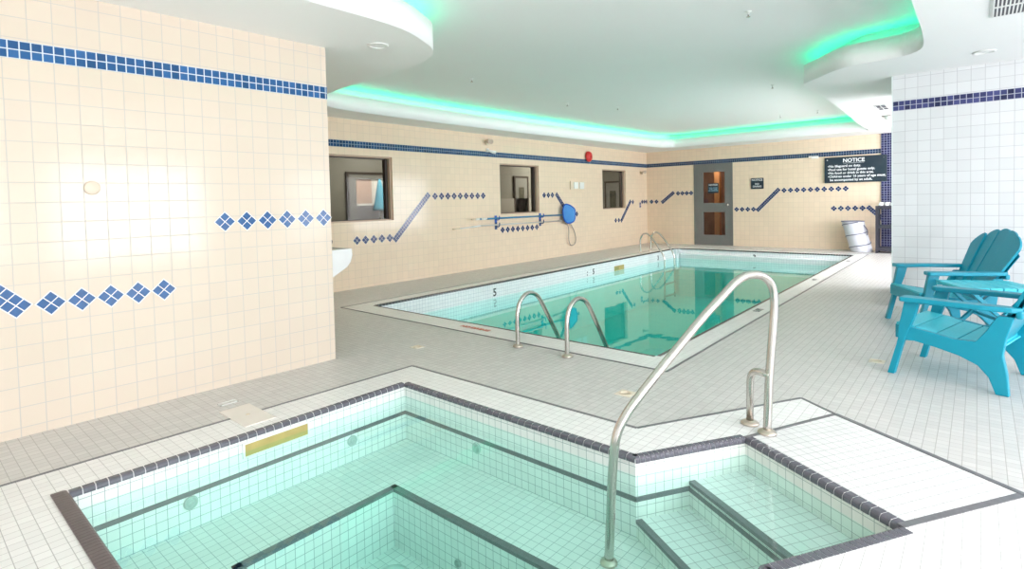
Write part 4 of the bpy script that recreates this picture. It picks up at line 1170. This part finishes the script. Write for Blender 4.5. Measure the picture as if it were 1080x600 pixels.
# laundry basket: tilted pop-up hamper
bk = thing('laundry_basket', 'white mesh pop-up laundry basket with dark spiral edges, by far wall', 'basket', (-1.93, 14.02, 0))
T = Matrix.Translation((0.02, 0, 0.005)) @ Matrix.Rotation(math.radians(-10), 4, 'Y')
SK = Matrix(((1, 0, -0.26, 0.0), (0, 1, 0, 0), (0, 0, 1, 0.006), (0, 0, 0, 1)))
mb = MB(); mb.lathe([(0.205, 0.0), (0.212, 0.10), (0.207, 0.2), (0.215, 0.35), (0.210, 0.5), (0.218, 0.66), (0.205, 0.66), (0.198, 0.45), (0.195, 0.2), (0.19, 0.012), (0.0, 0.012)], 32, 0, SK, closed=False)
mb.add([tuple(SK @ Vector((0.205 * math.cos(2 * PI * k / 32), 0.205 * math.sin(2 * PI * k / 32), 0))) for k in range(32)], [tuple(range(32))], 0)
mb.build('basket_body', m_fabric, bk)
sp = [SK @ Vector((0.218 * math.cos(a), 0.218 * math.sin(a), 0.03 + 0.62 * i / 96)) for i, a in enumerate([2 * PI * 2.5 * i / 96 + 2.2 for i in range(97)])]
MB().tube(sp, 0.009, 6).build('spiral_edge', m_wire, bk)
MB().tube([SK @ Vector((0.217 * math.cos(2 * PI * k / 32), 0.217 * math.sin(2 * PI * k / 32), 0.66)) for k in range(32)], 0.009, 6, closed=True).build('rim', m_wire, bk)
MB().tube(smooth_path([SK @ Vector(p) for p in [(0.20, -0.10, 0.58), (0.235, -0.11, 0.50), (0.232, -0.11, 0.42), (0.20, -0.10, 0.36)]], 4), 0.009, 6).build('handle', m_wire, bk)

# towel rack and towels
rk = thing('towel_rack', 'black metal shelf rack standing before navy tiles at far wall', 'rack', (-1.25, 13.98, 0))
for sx in (-1, 1):
    for sy in (-1, 1):
        MB().box(sx * 0.38 - 0.022, sx * 0.38 + 0.022, sy * 0.17 - 0.022, sy * 0.17 + 0.022, 0, 1.0).build('post', m_rackm, rk)
for z in (0.09, 0.56, 0.97):
    mb = MB()
    mb.box(-0.40, 0.40, -0.19, 0.19, z - 0.012, z + 0.012).box(-0.40, 0.40, -0.195, -0.170, z - 0.035, z + 0.035).box(-0.40, 0.40, 0.17, 0.195, z - 0.03, z + 0.03)
    mb.build('shelf', m_rackm, rk)


def towel(x, y, z, label):
    M = Matrix.Translation((x, y, z)) @ Matrix.Rotation(PI / 2, 4, 'X')
    mb = MB(); pr = []
    mb.lathe([(0.0, -0.15), (0.030, -0.152), (0.045, -0.14), (0.048, 0.0), (0.045, 0.14), (0.030, 0.152), (0.0, 0.15)], 16, 0, M)
    # the rolled edge
    mb.box(-0.02, 0.045, -0.14, 0.14, 0.035, 0.046, 0, Matrix.Translation((x, y, z)))
    o = mb.build('rolled_towel', m_cloth)
    return tag(o, label, 'towel', 'rolled towels on the rack')


for i, lb in enumerate(['white rolled towel at the left end of the rack top', 'white rolled towel second from the left on the rack top', 'white rolled towel third from the left on the rack top, at the wall edge']):
    towel(-1.56 + i * 0.105, 13.97, 0.982 + 0.049, lb)
